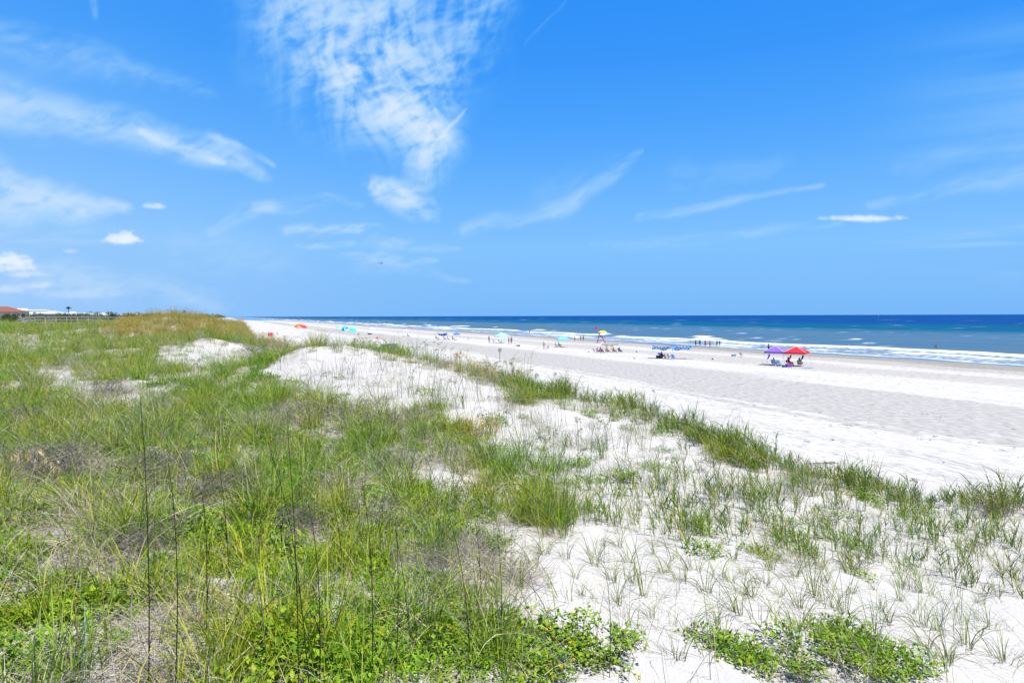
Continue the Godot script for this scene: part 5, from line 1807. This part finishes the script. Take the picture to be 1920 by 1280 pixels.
func vehicle(at: Vector3, turn: float) -> void:
	var o := thing("parked_car", "grey green off-road car parked at the foot of the dune", "car", at, turn)
	o.scale = Vector3.ONE * 1.12
	var paint := mat("car_paint", Color(0.13, 0.17, 0.13), 0.35, 0.2, 0.5)
	paint.clearcoat_enabled = true
	var w := 0.9
	# side outline, bonnet towards -Z: z, y
	var low := [Vector2(-2.2, 0.45), Vector2(-2.25, 0.8), Vector2(-2.1, 1.0), Vector2(-1.0, 1.1), Vector2(2.1, 1.12), Vector2(2.25, 0.8), Vector2(2.2, 0.45)]
	var b := Build.new()
	for i in low.size():
		var p: Vector2 = low[i]
		var q: Vector2 = low[(i + 1) % low.size()]
		b.quad(Vector3(-w, p.y, p.x), Vector3(w, p.y, p.x), Vector3(w, q.y, q.x), Vector3(-w, q.y, q.x))
		b.tri(Vector3(-w, p.y, p.x), Vector3(-w, q.y, q.x), Vector3(-w, 0.7, 0))
		b.tri(Vector3(w, p.y, p.x), Vector3(w, q.y, q.x), Vector3(w, 0.7, 0))
	part("body", b.done(paint), o)
	var wt := 0.72
	var cab := [Vector2(-0.95, 1.1), Vector2(-0.3, 1.72), Vector2(1.8, 1.74), Vector2(2.1, 1.12)]
	var c := Build.new()
	for i in 3:
		var p: Vector2 = cab[i]
		var q: Vector2 = cab[i + 1]
		var wp := w * 0.97 if p.y < 1.3 else wt
		var wq := w * 0.97 if q.y < 1.3 else wt
		c.quad(Vector3(-wp, p.y, p.x), Vector3(wp, p.y, p.x), Vector3(wq, q.y, q.x), Vector3(-wq, q.y, q.x))
	for sg in [-1.0, 1.0]:
		c.quad(Vector3(sg * w * 0.97, 1.1, -0.95), Vector3(sg * wt, 1.72, -0.3), Vector3(sg * wt, 1.74, 1.8), Vector3(sg * w * 0.97, 1.12, 2.1))
	part("cabin", c.done(paint), o)
	var glass := mat("car_glass", Color(0.10, 0.16, 0.2), 0.06, 0.0, 0.6)
	var wind := Build.new()
	wind.quad(Vector3(-0.78, 1.17, -0.905), Vector3(0.78, 1.17, -0.905), Vector3(0.64, 1.66, -0.385), Vector3(-0.64, 1.66, -0.385))
	part("windscreen", wind.done(glass), o)
	var rear := Build.new()
	rear.quad(Vector3(-0.76, 1.2, 2.075), Vector3(0.76, 1.2, 2.075), Vector3(0.62, 1.66, 1.86), Vector3(-0.62, 1.66, 1.86))
	part("rear_window", rear.done(glass), o)
	for sg in [-1.0, 1.0]:
		for k in 2:
			var s := Build.new()
			var za := -0.6 + k * 1.15
			s.quad(Vector3(sg * 0.872, 1.18, za), Vector3(sg * 0.872, 1.18, za + 1.05), Vector3(sg * 0.752, 1.64, za + 1.0), Vector3(sg * 0.752, 1.64, za + (0.4 if k == 0 else 0.0)))
			part("side_window", s.done(glass), o)
		for z in [-1.4, 1.4]:
			var wh := part("wheel", wheel_mesh(), o, Vector3(sg * 0.82, 0.36, z))
			wh.rotation.z = PI / 2
			var rim := Build.new()
			rim.lathe([Vector2(0.0, 0.13), Vector2(0.2, 0.125), Vector2(0.22, 0.1)], 16)
			rim.lathe([Vector2(0.0, -0.13), Vector2(0.2, -0.125), Vector2(0.22, -0.1)], 16)
			part("rim", rim.done(mat("aluminium", Color(0.55, 0.55, 0.56), 0.35, 0.7)), wh)
		var hl := Build.new()
		hl.box(Vector3(sg * 0.68, 0.82, -2.22), Vector3(0.3, 0.16, 0.08))
		part("headlight", hl.done(mat("lamp_glass", Color(0.6, 0.6, 0.6), 0.1)), o)

func wheel_mesh() -> ArrayMesh:
	var t := Build.new()
	t.lathe([Vector2(0.2, -0.11), Vector2(0.34, -0.11), Vector2(0.37, -0.07), Vector2(0.37, 0.07), Vector2(0.34, 0.11), Vector2(0.2, 0.11)], 20)
	return t.done(mat("tyre", Color(0.02, 0.02, 0.02), 0.9))

func sign_post(at: Vector3) -> void:
	var o := thing("sign_post", "small grey sign plate on a single post above the dune edge", "sign", at, 0.0)
	var b := Build.new()
	b.box(Vector3(0, 0.95, 0), Vector3(0.1, 2.3, 0.1))
	part("post", b.done(mat("post_wood", Color(0.2, 0.18, 0.15), 0.9)), o)
	var p := Build.new()
	p.box(Vector3(0, 1.8, 0.065), Vector3(0.5, 0.62, 0.025))
	part("plate", p.done(mat("sign_back", Color(0.33, 0.32, 0.29), 0.5, 0.3)), o)

func box_thing(called: String, at: Vector3, turn: float, size: Vector3, c: Color, lid: Color, label: String, category: String) -> void:
	var o := thing(called, label, category, at, turn)
	var b := Build.new()
	b.box(Vector3(0, size.y * 0.42, 0), Vector3(size.x, size.y * 0.84, size.z))
	part("box_body", b.done(mat("box_" + c.to_html(), c, 0.5)), o)
	var l := Build.new()
	l.box(Vector3(0, size.y * 0.92, 0), Vector3(size.x * 1.05, size.y * 0.16, size.z * 1.05))
	part("lid", l.done(mat("box_" + lid.to_html(), lid, 0.5)), o)
	var h := Build.new()
	h.tube([Vector3(-size.x * 0.54, size.y * 0.7, 0), Vector3(-size.x * 0.3, size.y * 1.15, 0), Vector3(size.x * 0.3, size.y * 1.15, 0), Vector3(size.x * 0.54, size.y * 0.7, 0)], [0.012, 0.012, 0.012, 0.012], 5)
	part("handle", h.done(mat("aluminium", Color(0.55, 0.55, 0.56), 0.35, 0.7)), o)

func towel(at: Vector3, turn: float, c: Color, label: String) -> void:
	var b := Build.new()
	for i in 10:
		for j in 5:
			var f := func(x: float, z: float) -> Vector3: return Vector3((x / 10.0 - 0.5) * 1.6, 0.03 + 0.03 * sin(x * 1.7 + z), (z / 5.0 - 0.5) * 0.8)
			b.quad(f.call(i, j), f.call(i + 1, j), f.call(i + 1, j + 1), f.call(i, j + 1), c if i % 3 != 0 else c * 0.7)
	single("beach_towel", b.done(cloth_tinted()), label, "towel", at, turn, "towels on the beach")

func hanging_sock(at: Vector3, c: Color, label: String) -> void:
	var b := Build.new()
	b.tube([Vector3(0, 0, 0), Vector3(-0.08, -0.3, 0), Vector3(-0.22, -0.6, 0), Vector3(-0.36, -0.72, 0)], [0.1, 0.13, 0.1, 0.06], 7)
	single("canopy_bag", b.done(cloth("sock_" + c.to_html(), c)), label, "bag", at, 0.0, "bags hung from the canopies")

func biplane(at: Vector3, turn: float) -> void:
	var o := thing("biplane", "tiny red biplane flying low over the sea", "biplane", at, turn)
	var red := mat("plane_red", Color(0.45, 0.06, 0.08), 0.4)
	var b := Build.new()
	b.tube([Vector3(0, 0, -3.6), Vector3(0, 0, -3.0), Vector3(0, 0.1, -1), Vector3(0, 0.1, 1.0), Vector3(0, 0.3, 4.2)], [0.3, 0.6, 0.65, 0.55, 0.12], 10, Color.WHITE, true)
	part("fuselage", b.done(red), o)
	for y in [-0.4, 1.3]:
		var w := Build.new()
		w.box(Vector3(0, y, -1.2), Vector3(10.0, 0.12, 1.4))
		part("wing", w.done(red), o)
	for x in [-3.4, 3.4]:
		var s := Build.new()
		s.tube([Vector3(x, -0.4, -1.2), Vector3(x, 1.3, -1.2)], [0.06, 0.06], 5)
		part("strut", s.done(red), o)
	var t := Build.new()
	t.box(Vector3(0, 0.35, 4.0), Vector3(3.2, 0.08, 0.9))
	t.box(Vector3(0, 0.9, 4.1), Vector3(0.08, 1.2, 0.9))
	part("tail", t.done(red), o)

func boat(at: Vector3, turn: float) -> void:
	var o := thing("fishing_boat", "small dark fishing boat on the sea horizon", "boat", at, turn)
	var b := Build.new()
	for i in 8:
		var f := func(k: float) -> Array:
			var w := 2.4 * pow(sin(PI * clampf(k / 8.0 * 0.55 + 0.42, 0.0, 1.0)), 0.7)
			return [Vector3(-w, 2.2, k * 2.2 - 8.0), Vector3(w, 2.2, k * 2.2 - 8.0), Vector3(w * 0.6, -0.4, k * 2.2 - 8.0), Vector3(-w * 0.6, -0.4, k * 2.2 - 8.0)]
		var p: Array = f.call(i)
		var q: Array = f.call(i + 1)
		for e in 4:
			b.quad(p[e], p[(e + 1) % 4], q[(e + 1) % 4], q[e])
	part("hull", b.done(mat("boat_hull", Color(0.04, 0.05, 0.08), 0.6)), o)
	var c := Build.new()
	c.box(Vector3(0, 3.6, -3.0), Vector3(3.4, 2.8, 4.0))
	part("wheelhouse", c.done(mat("boat_white", Color(0.7, 0.7, 0.7), 0.5)), o)
	var m := Build.new()
	m.tube([Vector3(0, 2, 1), Vector3(0, 9, 1)], [0.15, 0.1], 6)
	part("mast", m.done(mat("boat_hull", Color(0.04, 0.05, 0.08), 0.6)), o)

func sand_scrawl(at: Vector3, turn: float) -> void:
	# a line of loops scratched into the sand: little ridges of damp sand thrown up beside the scratch
	var o := thing("sand_scrawl", "grey scrawl scratched into the pale sand beyond the crest grass", "scrawl", at, turn)
	var x := -0.75
	for k in 8:
		var b := Build.new()
		var pts := []
		var radii := []
		var tall := rng.randf_range(0.3, 0.6)
		for i in 9:
			var a := i / 8.0 * TAU * rng.randf_range(0.75, 0.95) + k
			pts.append(Vector3(x + 0.07 * cos(a), 0.008 + rng.randf_range(0.0, 0.006), 0.5 * tall * sin(a)))
			radii.append(0.014)
		b.tube(pts, radii, 5)
		part("stroke", b.done(mat("damp_sand", Color(0.26, 0.235, 0.2), 0.95)), o)
		x += rng.randf_range(0.15, 0.24)

func beach_bits() -> void:
	# shell and weed scraps strewn along the old tide lines
	var b := Build.new()
	for i in 5:
		var a := rng.randf() * TAU
		b.leaf(Vector3(rng.randf_range(-0.1, 0.1), 0.01, rng.randf_range(-0.1, 0.1)), Vector3(cos(a), 0.1, sin(a)).normalized(), Vector3.UP, rng.randf_range(0.06, 0.16), rng.randf_range(0.03, 0.06), Color(0.12, 0.10, 0.08) * rng.randf_range(0.6, 1.6))
	var mm := MultiMesh.new()
	mm.transform_format = MultiMesh.TRANSFORM_3D
	mm.mesh = b.done(leaf_mat())
	var lines := [27.0, 31.5, 36.5, 39.0, 47.0, 58.0, 66.0, 73.0, 88.0]
	mm.instance_count = 900
	for i in 900:
		var s := 6.0 + pow(rng.randf(), 1.6) * 170.0
		var t: float = lines[rng.randi() % lines.size()] + rng.randfn() * (0.6 if i % 3 else 5.0) + n_patch.get_noise_2d(s * 0.05, 3.0) * 4.0
		var p := from_coast(s, maxf(t, 24.0))
		mm.set_instance_transform(i, Transform3D(Basis(Vector3.UP, rng.randf() * TAU).scaled(Vector3.ONE * rng.randf_range(0.5, 1.5)), on_ground(p)))
	var o := MultiMeshInstance3D.new()
	o.name = "beach_debris"
	o.multimesh = mm
	add_child(o)
	tag(o, "dark scraps of weed and shell strewn along the beach", "debris", "", "stuff")

func build_beach_life() -> void:
	make_poses()
	var sea_turn := -1.155
	var red := Color(0.72, 0.012, 0.035)
	var purple := Color(0.2, 0.1, 0.62)
	var blue := Color(0.02, 0.16, 0.62)
	var teal := Color(0.1, 0.6, 0.62)
	var aqua := Color(0.3, 0.75, 0.68)
	var dark := Color(0.02, 0.02, 0.025)
	var navy := Color(0.03, 0.03, 0.12)
	var white := Color(0.7, 0.7, 0.7)
	var black_hair := Color(0.012, 0.01, 0.008)
	var brown_hair := Color(0.06, 0.035, 0.02)
	# the two pop-up canopies
	var c_red := on_ground(Vector2(42.18, -94.61))
	var c_pur := on_ground(Vector2(39.83, -96.37))
	pop_up_canopy(c_red, -0.62, 3.0, 2.1, red, "red pop-up canopy standing beside the purple one")
	pop_up_canopy(c_pur, -0.62, 2.8, 2.1, purple, "purple pop-up canopy standing beside the red one")
	hanging_sock(c_pur + Vector3(-1.15, 1.7, 0.5), purple, "purple bag hanging from the purple canopy corner")
	hanging_sock(c_red + Vector3(-1.1, 1.7, 0.6), red, "red bag hanging between the two canopies")
	hanging_sock(c_red + Vector3(0.3, 1.72, 1.5), dark, "black bag hanging at the front corner of the red canopy")
	beach_chair(on_ground(Vector2(39.09, -95.14)), sea_turn + 0.3, blue, "blue folding chair under the purple canopy, seated")
	person("sit", on_ground(Vector2(39.09, -95.14)), sea_turn + 0.3, Color(0.05, 0.2, 0.25), navy, brown_hair, "person in a teal top seated under the purple canopy")
	beach_chair(on_ground(Vector2(39.46, -94.14)), sea_turn + 0.3, Color(0.1, 0.35, 0.75), "bright blue folding chair draped with a towel under the canopies")
	beach_chair(on_ground(Vector2(41.07, -94.4)), -1.5, dark, "black folding chair under the red canopy")
	person("sit", on_ground(Vector2(41.07, -94.4)), -1.5, Color(0.02, 0.03, 0.03), dark, black_hair, "person in black seated under the red canopy", 1.1)
	beach_chair(on_ground(Vector2(42.28, -93.6)), sea_turn + 0.2, Color(0.3, 0.29, 0.28), "grey folding chair at the front of the red canopy")
	person("sit", on_ground(Vector2(42.28, -93.6)), sea_turn + 0.2, Color(0.05, 0.04, 0.2), Color(0.3, 0.28, 0.24), brown_hair, "person in a navy shirt seated in the grey chair", 1.1)
	box_thing("cooler", on_ground(Vector2(39.96, -92.22)), 0.3, Vector3(0.8, 0.5, 0.5), Color(0.1, 0.08, 0.5), red, "blue cooler with red lid between the canopies", "cooler")
	box_thing("cooler", on_ground(Vector2(39.21, -92.08)), 0.9, Vector3(0.5, 0.4, 0.4), Color(0.05, 0.12, 0.3), white, "small dark blue cooler beside the canopy leg", "cooler")
	towel(on_ground(Vector2(41.94, -90.53)), 0.2, Color(0.06, 0.3, 0.55), "blue towel lying at the corner of the red canopy")
	# the striped wind canopy
	var sail := on_ground(Vector2(27.5, -109.29))
	wind_canopy(sail, -0.12, 6.6, 2.2, 2.35, Color(0.01, 0.22, 0.78), Color(0.5, 0.72, 0.9), 3, "blue and white striped wind canopy held by three poles")
	beach_umbrella(on_ground(Vector2(25.75, -111.96)), Vector3(0.35, 1, 0.3), 0.6, 0.95, [blue], "small blue clip umbrella under the striped wind canopy")
	box_thing("beach_wagon", on_ground(Vector2(25.48, -110.38)), 0.4, Vector3(1.0, 0.55, 0.55), dark, Color(0.1, 0.1, 0.12), "black beach wagon under the striped canopy", "wagon")
	beach_chair(on_ground(Vector2(26.47, -109.14)), sea_turn, Color(0.7, 0.08, 0.08), "red folding chair under the striped canopy")
	beach_chair(on_ground(Vector2(27.03, -109.21)), sea_turn, Color(0.05, 0.4, 0.5), "teal folding chair under the striped canopy")
	beach_chair(on_ground(Vector2(27.32, -107.83)), sea_turn + 0.6, blue, "low blue folding chair under the striped canopy", 0.6)
	person("sit", on_ground(Vector2(26.07, -110.54)), sea_turn, navy, dark, black_hair, "person in dark clothes sitting beside the black wagon")
	# the lifeguard
	var tower := on_ground(Vector2(25.53, -184.55))
	lifeguard_stand(tower, -1.75)
	person("sit", tower + Vector3(0, 1.45, 0), -1.75, red, red, black_hair, "lifeguard in red seated on the tall red chair", 1.15)
	beach_umbrella(tower + Vector3(0.45, 0.0, 0.1), Vector3(0.06, 1, 0.05), 1.25, 3.55, [Color(0.85, 0.72, 0.01)], "bright yellow umbrella over the lifeguard chair", 1.4)
	flag(tower + Vector3(-0.75, 0.0, 0.1), 0.0, 4.7, 0.85, red, "red flag flying above the lifeguard chair")
	# the group under the white canopy
	var grp := on_ground(Vector2(19.74, -130.18))
	wind_canopy(grp + Vector3(0.8, 0, -1.2), 0.1, 3.6, 2.2, 2.0, Color(0.75, 0.76, 0.74), Color(0.66, 0.67, 0.66), 2, "plain white wind canopy over the row of seated people")
	var row: Array = [[Vector2(16.68, -127.52), Color(0.33, 0.28, 0.36)], [Vector2(17.33, -127.61), Color(0.65, 0.12, 0.42)], [Vector2(17.89, -127.79), Color(0.55, 0.3, 0.45)], [Vector2(18.44, -127.88), Color(0.5, 0.42, 0.5)], [Vector2(19.21, -128.06), Color(0.45, 0.27, 0.1)], [Vector2(20.53, -128.34), Color(0.8, 0.4, 0.02)], [Vector2(21.76, -128.61), Color(0.1, 0.16, 0.5)]]
	var words := ["lilac grey", "hot pink", "pale pink", "mauve", "tan", "orange", "dark blue"]
	for i in row.size():
		beach_chair(on_ground(row[i][0]), sea_turn, row[i][1], "%s folding chair in the row before the white canopy" % words[i])
		if i in [1, 2, 4, 5, 6]:
			person("sit", on_ground(row[i][0]), sea_turn, [white, white, Color(0.4, 0.1, 0.2), white, Color(0.5, 0.3, 0.1), Color(0.3, 0.2, 0.15), Color(0.1, 0.12, 0.2)][i], dark, black_hair, "person seated in the %s chair before the white canopy" % words[i], 1.0, i % 3)
	# teal canopy
	var tc := on_ground(Vector2(12.1, -152.86))
	pop_up_canopy(tc, 0.15, 2.6, 1.95, Color(0.12, 0.62, 0.72), "light teal pop-up canopy nearest the lifeguard chair")
	beach_chair(on_ground(Vector2(10.8, -152.54)), sea_turn, Color(0.45, 0.15, 0.2), "dark pink chair under the teal canopy")
	person("sit", on_ground(Vector2(11.32, -152.65)), sea_turn, Color(0.06, 0.3, 0.12), dark, brown_hair, "person in green seated under the teal canopy")
	towel(on_ground(Vector2(12.26, -150.06)), 0.1, Color(0.6, 0.2, 0.1), "orange towel spread under the teal canopy")
	person("stand_shirt_long", on_ground(Vector2(19.24, -195.63)), 1.0, Color(0.5, 0.2, 0.05), dark, brown_hair, "person in orange standing near the wet sand by the lifeguard", 0.9)
	person("walk", on_ground(Vector2(21.1, -196.32)), -1.2, white, navy, black_hair, "bather walking to the water near the lifeguard, the farther of two", 0.95)
	person("walk", on_ground(Vector2(21.95, -196.6)), -0.8, white, Color(0.3, 0.05, 0.05), black_hair, "bather walking to the water near the lifeguard, the nearer of two", 0.95, 2)
	# between the teal and the aqua canopies
	person("stand_shirt_long", on_ground(Vector2(7.04, -140.76)), -0.7, Color(0.6, 0.58, 0.54), Color(0.55, 0.53, 0.5), Color(0.3, 0.26, 0.2), "person in pale loose clothes standing alone on the grey sand", 1.05)
	beach_chair(on_ground(Vector2(7.75, -140.96)), 0.7, Color(0.36, 0.36, 0.36), "grey folding chair beside the person in pale clothes", 0.1)
	beach_chair(on_ground(Vector2(1.04, -155.71)), -1.5, Color(0.06, 0.4, 0.48), "teal folding chair standing alone on the sand")
	box_thing("beach_bag", on_ground(Vector2(1.56, -155.94)), 0.4, Vector3(0.7, 0.3, 0.4), dark, Color(0.08, 0.08, 0.08), "black bag beside the lone teal chair", "bag")
	# aqua canopy
	var ac := on_ground(Vector2(-2.78, -175.47))
	pop_up_canopy(ac, 0.5, 3.2, 2.0, aqua, "pale aqua pop-up canopy with chairs below")
	for k in [[Vector2(-5.69, -170.67), blue, "blue folding chair beside the aqua canopy, the farther"], [Vector2(-4.81, -174.84), Color(0.1, 0.45, 0.6), "light blue folding chair under the aqua canopy"], [Vector2(-3.21, -175.34), Color(0.4, 0.38, 0.36), "grey folding chair under the aqua canopy"], [Vector2(-2.43, -171.76), Color(0.5, 0.48, 0.42), "beige folding chair under the aqua canopy"]]:
		beach_chair(on_ground(k[0]), sea_turn, k[1], k[2])
	person("stand_shirt", on_ground(Vector2(-6.54, -182.46)), 0.4, Color(0.45, 0.1, 0.08), Color(0.1, 0.15, 0.3), brown_hair, "person in a red top standing behind the aqua canopy chairs")
	person("stand_bare", on_ground(Vector2(-0.84, -168.5)), -1.2, white, Color(0.08, 0.14, 0.4), black_hair, "bather in blue shorts standing at the aqua canopy", 1.05)
	person("stand_bare", on_ground(Vector2(-0.14, -168.74)), 2.6, white, Color(0.55, 0.08, 0.06), brown_hair, "bather in red shorts standing at the aqua canopy", 1.1, 2)
	# blue canopies farther off
	var bc := on_ground(Vector2(-21.53, -195.76))
	wind_canopy(bc, -0.1, 2.7, 2.4, 2.2, Color(0.01, 0.11, 0.62), Color(0.015, 0.13, 0.66), 2, "deep blue wind canopy over a family on the sand")
	beach_chair(on_ground(Vector2(-22.16, -195.49)), sea_turn, blue, "blue chair under the deep blue canopy")
	person("sit", on_ground(Vector2(-23.68, -200.13)), sea_turn, dark, dark, black_hair, "person in dark clothes seated at the deep blue canopy pole")
	person("sit", on_ground(Vector2(-20.75, -196.04)), sea_turn, Color(0.5, 0.06, 0.1), dark, brown_hair, "person in red seated under the deep blue canopy")
	person("sit", on_ground(Vector2(-19.16, -191.63)), sea_turn, Color(0.3, 0.4, 0.6), navy, brown_hair, "person in pale blue seated beside the deep blue canopy")
	pop_up_canopy(on_ground(Vector2(-17.1, -197.3)), 0.2, 1.9, 1.9, Color(0.03, 0.16, 0.55), "small blue shade canopy next to the deep blue one")
	person("sit", on_ground(Vector2(-18.21, -196.88)), sea_turn, Color(0.1, 0.07, 0.05), dark, brown_hair, "person in brown seated between the two blue canopies")
	beach_chair(on_ground(Vector2(-13.73, -198.57)), 0.8, Color(0.4, 0.4, 0.42), "grey upright chair alone between blue and aqua canopies", 0.05)
	pop_up_canopy(on_ground(Vector2(-38.17, -231.36)), 0.2, 2.6, 2.0, Color(0.42, 0.55, 0.75), "pale blue pop-up canopy far along the beach")
	beach_chair(on_ground(Vector2(-37.8, -224.55)), sea_turn, blue, "blue chair under the pale blue far canopy")
	person("sit", on_ground(Vector2(-36.57, -225.03)), sea_turn, navy, dark, black_hair, "person seated under the pale blue far canopy")
	pop_up_canopy(on_ground(Vector2(-59.92, -273.42)), 0.4, 2.8, 1.9, Color(0.4, 0.72, 0.6), "mint green pop-up canopy far along the beach")
	box_thing("beach_bag", on_ground(Vector2(-56.78, -255.2)), 0.2, Vector3(1.6, 0.5, 0.8), dark, Color(0.1, 0.09, 0.08), "dark heap of bags under the mint green canopy", "bag")
	# the blue and aqua umbrellas
	beach_umbrella(on_ground(Vector2(-83.95, -322.9)), Vector3(-0.25, 1, 0.75), 2.0, 2.4, [Color(0.02, 0.12, 0.66), Color(0.1, 0.66, 0.66)], "large blue and turquoise umbrella tilted to the wind")
	beach_umbrella(on_ground(Vector2(-90.12, -334.82)), Vector3(-0.35, 1, 0.3), 1.6, 2.5, [Color(0.15, 0.68, 0.66)], "turquoise umbrella behind the large blue one")
	beach_umbrella(on_ground(Vector2(-74.97, -299.89)), Vector3(0.3, 1, 0.45), 2.0, 1.9, [Color(0.06, 0.62, 0.58)], "low turquoise umbrella before the large blue one")
	for k in [[Vector2(-77.2, -285.94), "dark chair below the turquoise umbrellas, farthest"], [Vector2(-73.49, -288.19), "dark chair below the turquoise umbrellas, middle"], [Vector2(-66.72, -269.56), "dark chair below the turquoise umbrellas, nearest"]]:
		beach_chair(on_ground(k[0]), sea_turn, Color(0.06, 0.06, 0.07), k[1])
	beach_umbrella(on_ground(Vector2(-134.93, -404.8)), Vector3(-0.2, 1, 0.4), 2.6, 2.5, [Color(0.8, 0.1, 0.02), Color(0.8, 0.22, 0.01)], "orange red striped umbrella far along the beach")
	beach_umbrella(on_ground(Vector2(-126.35, -386.8)), Vector3(0.4, 1, 0.3), 2.2, 2.0, [Color(0.75, 0.04, 0.04)], "red umbrella leaning beside the orange one")
	person("sit", on_ground(Vector2(-123.07, -366.46)), sea_turn, dark, dark, black_hair, "person seated below the orange umbrella", 1.1)
	beach_umbrella(on_ground(Vector2(-348.8, -822.31)), Vector3(0.1, 1, 0.3), 4.0, 3.0, [Color(0.8, 0.1, 0.06)], "orange umbrella farthest along the beach")
	# flags, sign, cones, car
	flag(on_ground(Vector2(-59.18, -158.17)), 0.2, 3.0, 1.15, red, "red flag on a pole rising behind the dune grass", 0.0)
	flag(on_ground(Vector2(-36.88, -176.34)), 0.1, 1.5, 0.7, Color(0.8, 0.08, 0.12), "small red flag on the sand before the parked car")
	sign_post(on_ground(Vector2(-1.89, -98.52)))
	cone(on_ground(Vector2(-23.56, -137.89)), 1.0, -0.05, "orange cone next to the parked car")
	cone(on_ground(Vector2(-9.77, -112.68)), 1.15, -0.15, "orange cone leaning at the foot of the grassy crest")
	vehicle(on_ground(Vector2(-22.62, -115.03)), 2.6)
	sand_scrawl(on_ground(Vector2(14.45, -29.44)), 0.3)
	beach_bits()
	# bathers
	var bathers: Array = [
		[Vector2(8.25, -300), "stand_bare", navy, 1.1, 0.3, "lone bather standing in the white foam beyond the aqua canopy"],
		[Vector2(47.59, -165.52), "stand_bare", dark, 1.0, -1.2, "bather deep in the breakers, first of the group"],
		[Vector2(49.54, -168.42), "stand_bare", dark, 1.0, -0.6, "bather deep in the breakers, second of the group"],
		[Vector2(48.4, -160), "hands_on_hips", Color(0.12, 0.05, 0.04), 1.05, -1.2, "bather wading with bent arms among the group in the breakers"],
		[Vector2(48.79, -157.38), "stand_bare", Color(0.6, 0.08, 0.04), 1.1, 0.6, "sunlit bather in red shorts wading in the shallows"],
		[Vector2(53.1, -165.52), "stand_bare", dark, 0.95, -1.0, "dark bather near the end of the wading group"],
		[Vector2(53.79, -165.52), "walk", dark, 0.95, -1.0, "last bather of the wading group, stepping seaward"],
		[Vector2(56.71, -141.18), "hands_on_hips", dark, 1.0, -1.1, "bather in black shorts standing in the shallows behind the purple canopy"],
		[Vector2(81.55, -154.84), "walk", Color(0.35, 0.05, 0.05), 0.95, 2.2, "bather stepping through foam right of the canopies"],
		[Vector2(99.62, -150), "hands_on_hips", Color(0.02, 0.25, 0.45), 1.05, -1.1, "bather in blue shorts alone in the waves"],
	]
	for k in bathers:
		person(k[1], on_ground(k[0]), k[4], white, k[2], black_hair, k[5], k[3], 2 if k[2] == dark else 0)
	box_thing("sand_toys", on_ground(Vector2(41.69, -119.96)), 0.5, Vector3(0.9, 0.3, 0.4), Color(0.05, 0.3, 0.2), Color(0.1, 0.15, 0.6), "green and blue beach toys left on the wet sand", "toys")
	beach_chair(on_ground(Vector2(42.1, -116.68)), sea_turn, Color(0.42, 0.38, 0.3), "straw coloured chair alone beside the beach toys")
	biplane(Vector3(-245, 107, -1200), -1.3)
	boat(Vector3(1720, 0.0, -3000), 1.9)
